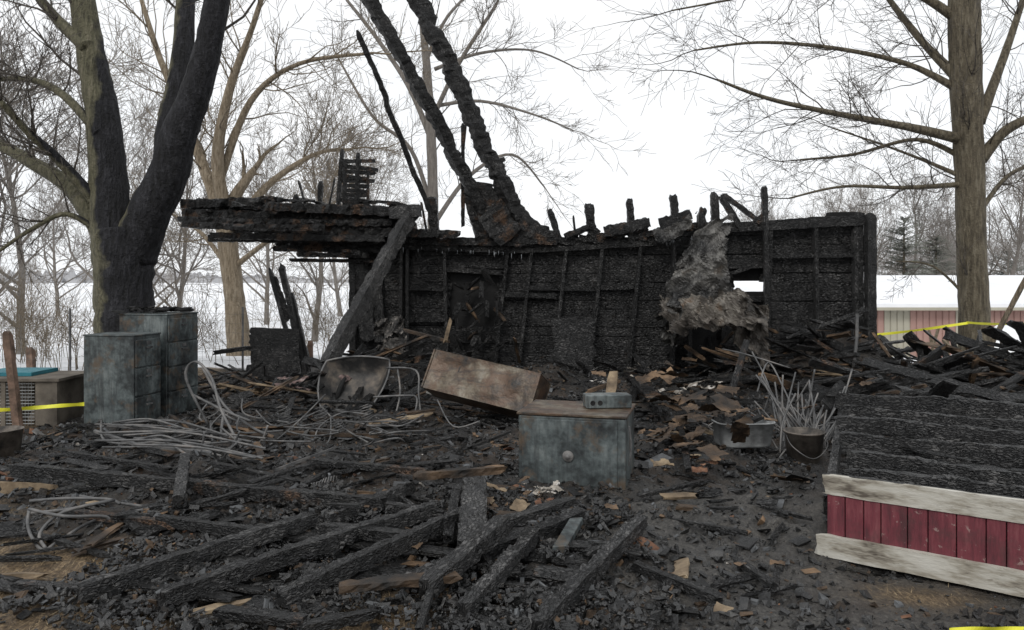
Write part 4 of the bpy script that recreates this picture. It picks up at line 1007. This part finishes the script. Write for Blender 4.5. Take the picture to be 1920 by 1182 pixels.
mb.obj('ribbed_wall', [PINK], e); mb2.obj('beige_doors', [BEI], e)
mb = MB(); prism(mb, (x0, bd+.2, zb), (x1-x0, 0, 0), (0, 5.5, 0), (0, 0, ze-zb-.02)); mb.obj('core', [PINK], e)
mb = MB(); rz = CZ+31*(HZ-522)/F
for a_, b2, z_a, z_b in ((bd-.35, 31, ze-.02, rz), (31, 35.8, rz, ze)):
    mb.v += [(x0-.3, a_, z_a), (x1, a_, z_a), (x1, b2, z_b), (x0-.3, b2, z_b), (x0-.3, a_, z_a+.12), (x1, a_, z_a+.12), (x1, b2, z_b+.12), (x0-.3, b2, z_b+.12)]
    q_ = len(mb.v)-8
    for f in ((3, 2, 1, 0), (4, 5, 6, 7), (0, 1, 5, 4), (1, 2, 6, 5), (2, 3, 7, 6), (3, 0, 4, 7)): mb.f.append(tuple(q_+i for i in f)); mb.m.append(0)
mb.obj('snow_covered_roof', [ROOFW], e)
mb = MB(); prism(mb, (x0-.32, bd-.38, ze-.12), (x1-x0, 0, 0), (0, .03, 0), (0, 0, .1)); mb.obj('fascia', [BEI], e)
mb = MB()
sn_ = M('snow', [(.3, (.78, .79, .81)), (.7, (.88, .885, .90))], 2, .7, .4, 8)
for cx, cy, rx, h in ((9.6, 14.8, 1.3, .62), (11, 14.5, 1.2, .5)):
    b0 = len(mb.v); n = 20
    for j in range(n+1):
        for i in range(n+1):
            u_ = i/n*2-1; v_ = j/n*2-1; x = cx+u_*rx; y = cy+v_*rx*.7; r = min(1, math.hypot(u_, v_))
            hh_ = h*(1-r*r)**1.2*(.6+.8*float(fbm(np.array([x*2]), np.array([y*2]), 3)[0])); mb.v.append((x, y, Hs(x, y)-.03+hh_)); mb.uv.append((0, 0))
    for j in range(n):
        for i in range(n): q_ = b0+j*(n+1)+i; mb.f.append((q_, q_+1, q_+n+2, q_+n+1)); mb.m.append(0)
mb.obj('snow_pile', [sn_], None, True)
mb = MB()
for a_, b2, w_ in ((W(1925, 520, 11.5), W(1828, 705, 12.2), .06), (W(1760, 615, 13.8), W(1740, 680, 13.8), .04), (W(1775, 612, 13.8), W(1778, 690, 13.7), .05), (W(1742, 620, 13.9), W(1755, 682, 13.9), .04), (W(1800, 640, 13), W(1870, 690, 12.6), .05), (W(1885, 655, 12), W(1900, 725, 11.5), .06), (W(1770, 640, 12.5), W(1830, 700, 11.8), .05)):
    beam(mb, a_, b2, w_, w_, 0, jit=.08)
mb.obj('leaning_stakes', [BARK_T])
YEL = M('caution_tape_yellow', [(.3, (.62, .60, .03)), (.7, (.75, .73, .06))], 4, .5, 0)
def tape(name, P, w_=.075):
    mb = MB(); pts = catmull([Vector(p) for p in P], 12); n = len(pts)
    for i, p in enumerate(pts):
        tw = .5*math.sin(i*.35); u_ = Vector((0, math.sin(tw), math.cos(tw)))*w_/2
        mb.v += [tuple(p-u_), tuple(p+u_)]; mb.uv += [(i, 0), (i, 1)]
    for i in range(n-1): mb.f.append((2*i, 2*i+2, 2*i+3, 2*i+1)); mb.m.append(0)
    mb.obj(name, [YEL])
tape('caution_tape', [W(1600, 632, 13.0), W(1700, 622, 13.1), W(1815, 606, 13.2)], .045); tape('caution_tape.001', [W(1812, 605, 13.22), W(1870, 608, 12.4), W(1990, 605, 11)], .04)
tape('caution_tape.002', [W(-80, 772, 7.9), W(20, 768, 8.0), W(100, 762, 8.15), W(158, 758, 8.18)], .04); tape('caution_tape.003', [G(1780, 1182, .06), G(1850, 1179, .06), G(1930, 1180, .06), G(2050, 1180, .06)], .02)
# ---------------------------------------------------------------- fence, posts, kennel box
OLDW = M('old_fence_wood', [(.3, (.05, .035, .025)), (.6, (.17, .11, .08)), (.8, (.25, .19, .15))], 8, .85, .4)
e = empty('wire_fence')
mb = MB(); beam(mb, W(38, 835, 7.9), W(14, 626, 7.9), .075, .075, 0, jit=.06); beam(mb, W(60, 730, 12), W(57, 653, 12), .1, .1, 0, jit=.06); beam(mb, W(582, 705, 14), W(582, 640, 14), .09, .09, 0, jit=.06)
beam(mb, W(-300, 760, 11), W(-300, 640, 11), .1, .1, 0, jit=.06)
mb.obj('posts', [OLDW], e)
mb = MB()
def fp(s):
    a_ = Vector((-9.3, 10.9, 0)); b2 = Vector((-3.66, 14, 0)); return a_.lerp(b2, s)
for j in range(7): tube(mb, [fp(s/20)+Vector((0, 0, Hs(*fp(s/20)[:2])+.05+j*.16)) for s in range(21)], .002, 3)
for j in range(60):
    q_ = fp(j/59); z0 = Hs(q_.x, q_.y); tube(mb, [q_+Vector((0, 0, z0)), q_+Vector((0, 0, z0+1.05))], .002, 3)
for j in range(0, 60, 12):
    q_ = fp(j/59); z0 = Hs(q_.x, q_.y); tube(mb, [q_+Vector((0, .01, z0)), q_+Vector((0, .01, z0+1.15))], .02, 5)
mb.obj('wire', [TUBE], e)
e = empty('wooden_kennel'); mb = MB(); mb2 = MB(); mb3 = MB()
K = Vector((-5.72, 8.3, 0))
prism(mb, K+Vector((-.3, 0, .5)), (1.12, 0, 0), (0, .75, 0), (0, 0, .03))
for x in (-.28, .18, .74): prism(mb, K+Vector((x, .02, 0)), (.05, 0, 0), (0, .05, 0), (0, 0, .499))
prism(mb, K+Vector((.55, .03, .02)), (.185, 0, 0), (0, .02, 0), (0, 0, .47)); prism(mb, K+Vector((-.28, .68, 0)), (1.07, 0, 0), (0, .03, 0), (0, 0, .499)); prism(mb, K+Vector((.745, .08, 0)), (.03, 0, 0), (0, .59, 0), (0, 0, .499))
for j in range(23): tube(mb2, [K+Vector((-.22+j*.033, .03, .02)), K+Vector((-.22+j*.033, .03, .49))], .003, 3)
for j in range(13): tube(mb2, [K+Vector((-.23, .03, .04+j*.036)), K+Vector((.54, .03, .04+j*.036))], .003, 3)
for j in range(4):
    k0 = K+Vector((-.15+j*.18, .2, .02)); beam(mb, k0, k0+Vector((.15, .1, .42)), .09, .02, 0)
prism(mb3, K+Vector((-.2, .2, .533)), (.6, 0, 0), (0, .5, 0), (0, 0, .04))
mb.obj('box', [M('weathered_plywood', [(.3, (.06, .05, .04)), (.6, (.15, .13, .105)), (.8, (.25, .22, .185))], 4, .8, .2)], e); mb2.obj('wire_door', [STEELTUB], e); mb3.obj('teal_lid', [M('teal_tarp', [(.3, (.01, .10, .13)), (.7, (.03, .19, .23))], 5, .5, .3)], e)

# ---------------------------------------------------------------- light, sky, camera
w = bpy.data.worlds.new('World'); sc.world = w; w.use_nodes = True; t = w.node_tree; t.nodes.clear()
o = t.nodes.new('ShaderNodeOutputWorld'); bg = t.nodes.new('ShaderNodeBackground'); sk = t.nodes.new('ShaderNodeTexSky')
sk.sky_type = 'NISHITA'; sk.sun_disc = False; sk.sun_elevation = math.radians(42); sk.sun_rotation = math.radians(200)
hs = t.nodes.new('ShaderNodeHueSaturation'); hs.inputs['Saturation'].default_value = .25; hs.inputs['Value'].default_value = 1
t.links.new(sk.outputs[0], hs.inputs['Color'])
tc = t.nodes.new('ShaderNodeTexCoord')
cl = ramp(t, [(.3, (8.8, 9.15, 9.6)), (.7, (10.5, 10.55, 10.6))], noise(t, tc.outputs['Generated'], 1.6, 4))
c = mix(t, .9, hs.outputs[0], cl)
t.links.new(c, bg.inputs[0]); bg.inputs[1].default_value = .11
t.links.new(bg.outputs[0], o.inputs[0])
sl = bpy.data.lights.new('sun', 'SUN'); sl.energy = 1.4; sl.angle = math.radians(20); sl.color = (1, .97, .93)
so = bpy.data.objects.new('sun', sl); sc.collection.objects.link(so)
so.rotation_euler = (math.radians(48), 0, math.radians(-20))
cam = bpy.data.cameras.new('camera'); co = bpy.data.objects.new('camera', cam); sc.collection.objects.link(co)
co.location = (0, 0, CZ); co.rotation_euler = (math.radians(90), 0, 0); cam.lens = 27; cam.sensor_width = 36; cam.shift_y = -66/1920
cam.clip_end = 3000; cam.clip_start = .05; sc.camera = co
sc.view_settings.view_transform = 'Standard'; sc.view_settings.look = 'None'; sc.view_settings.exposure = 0
print('verts', sum(len(m.vertices) for m in bpy.data.meshes))
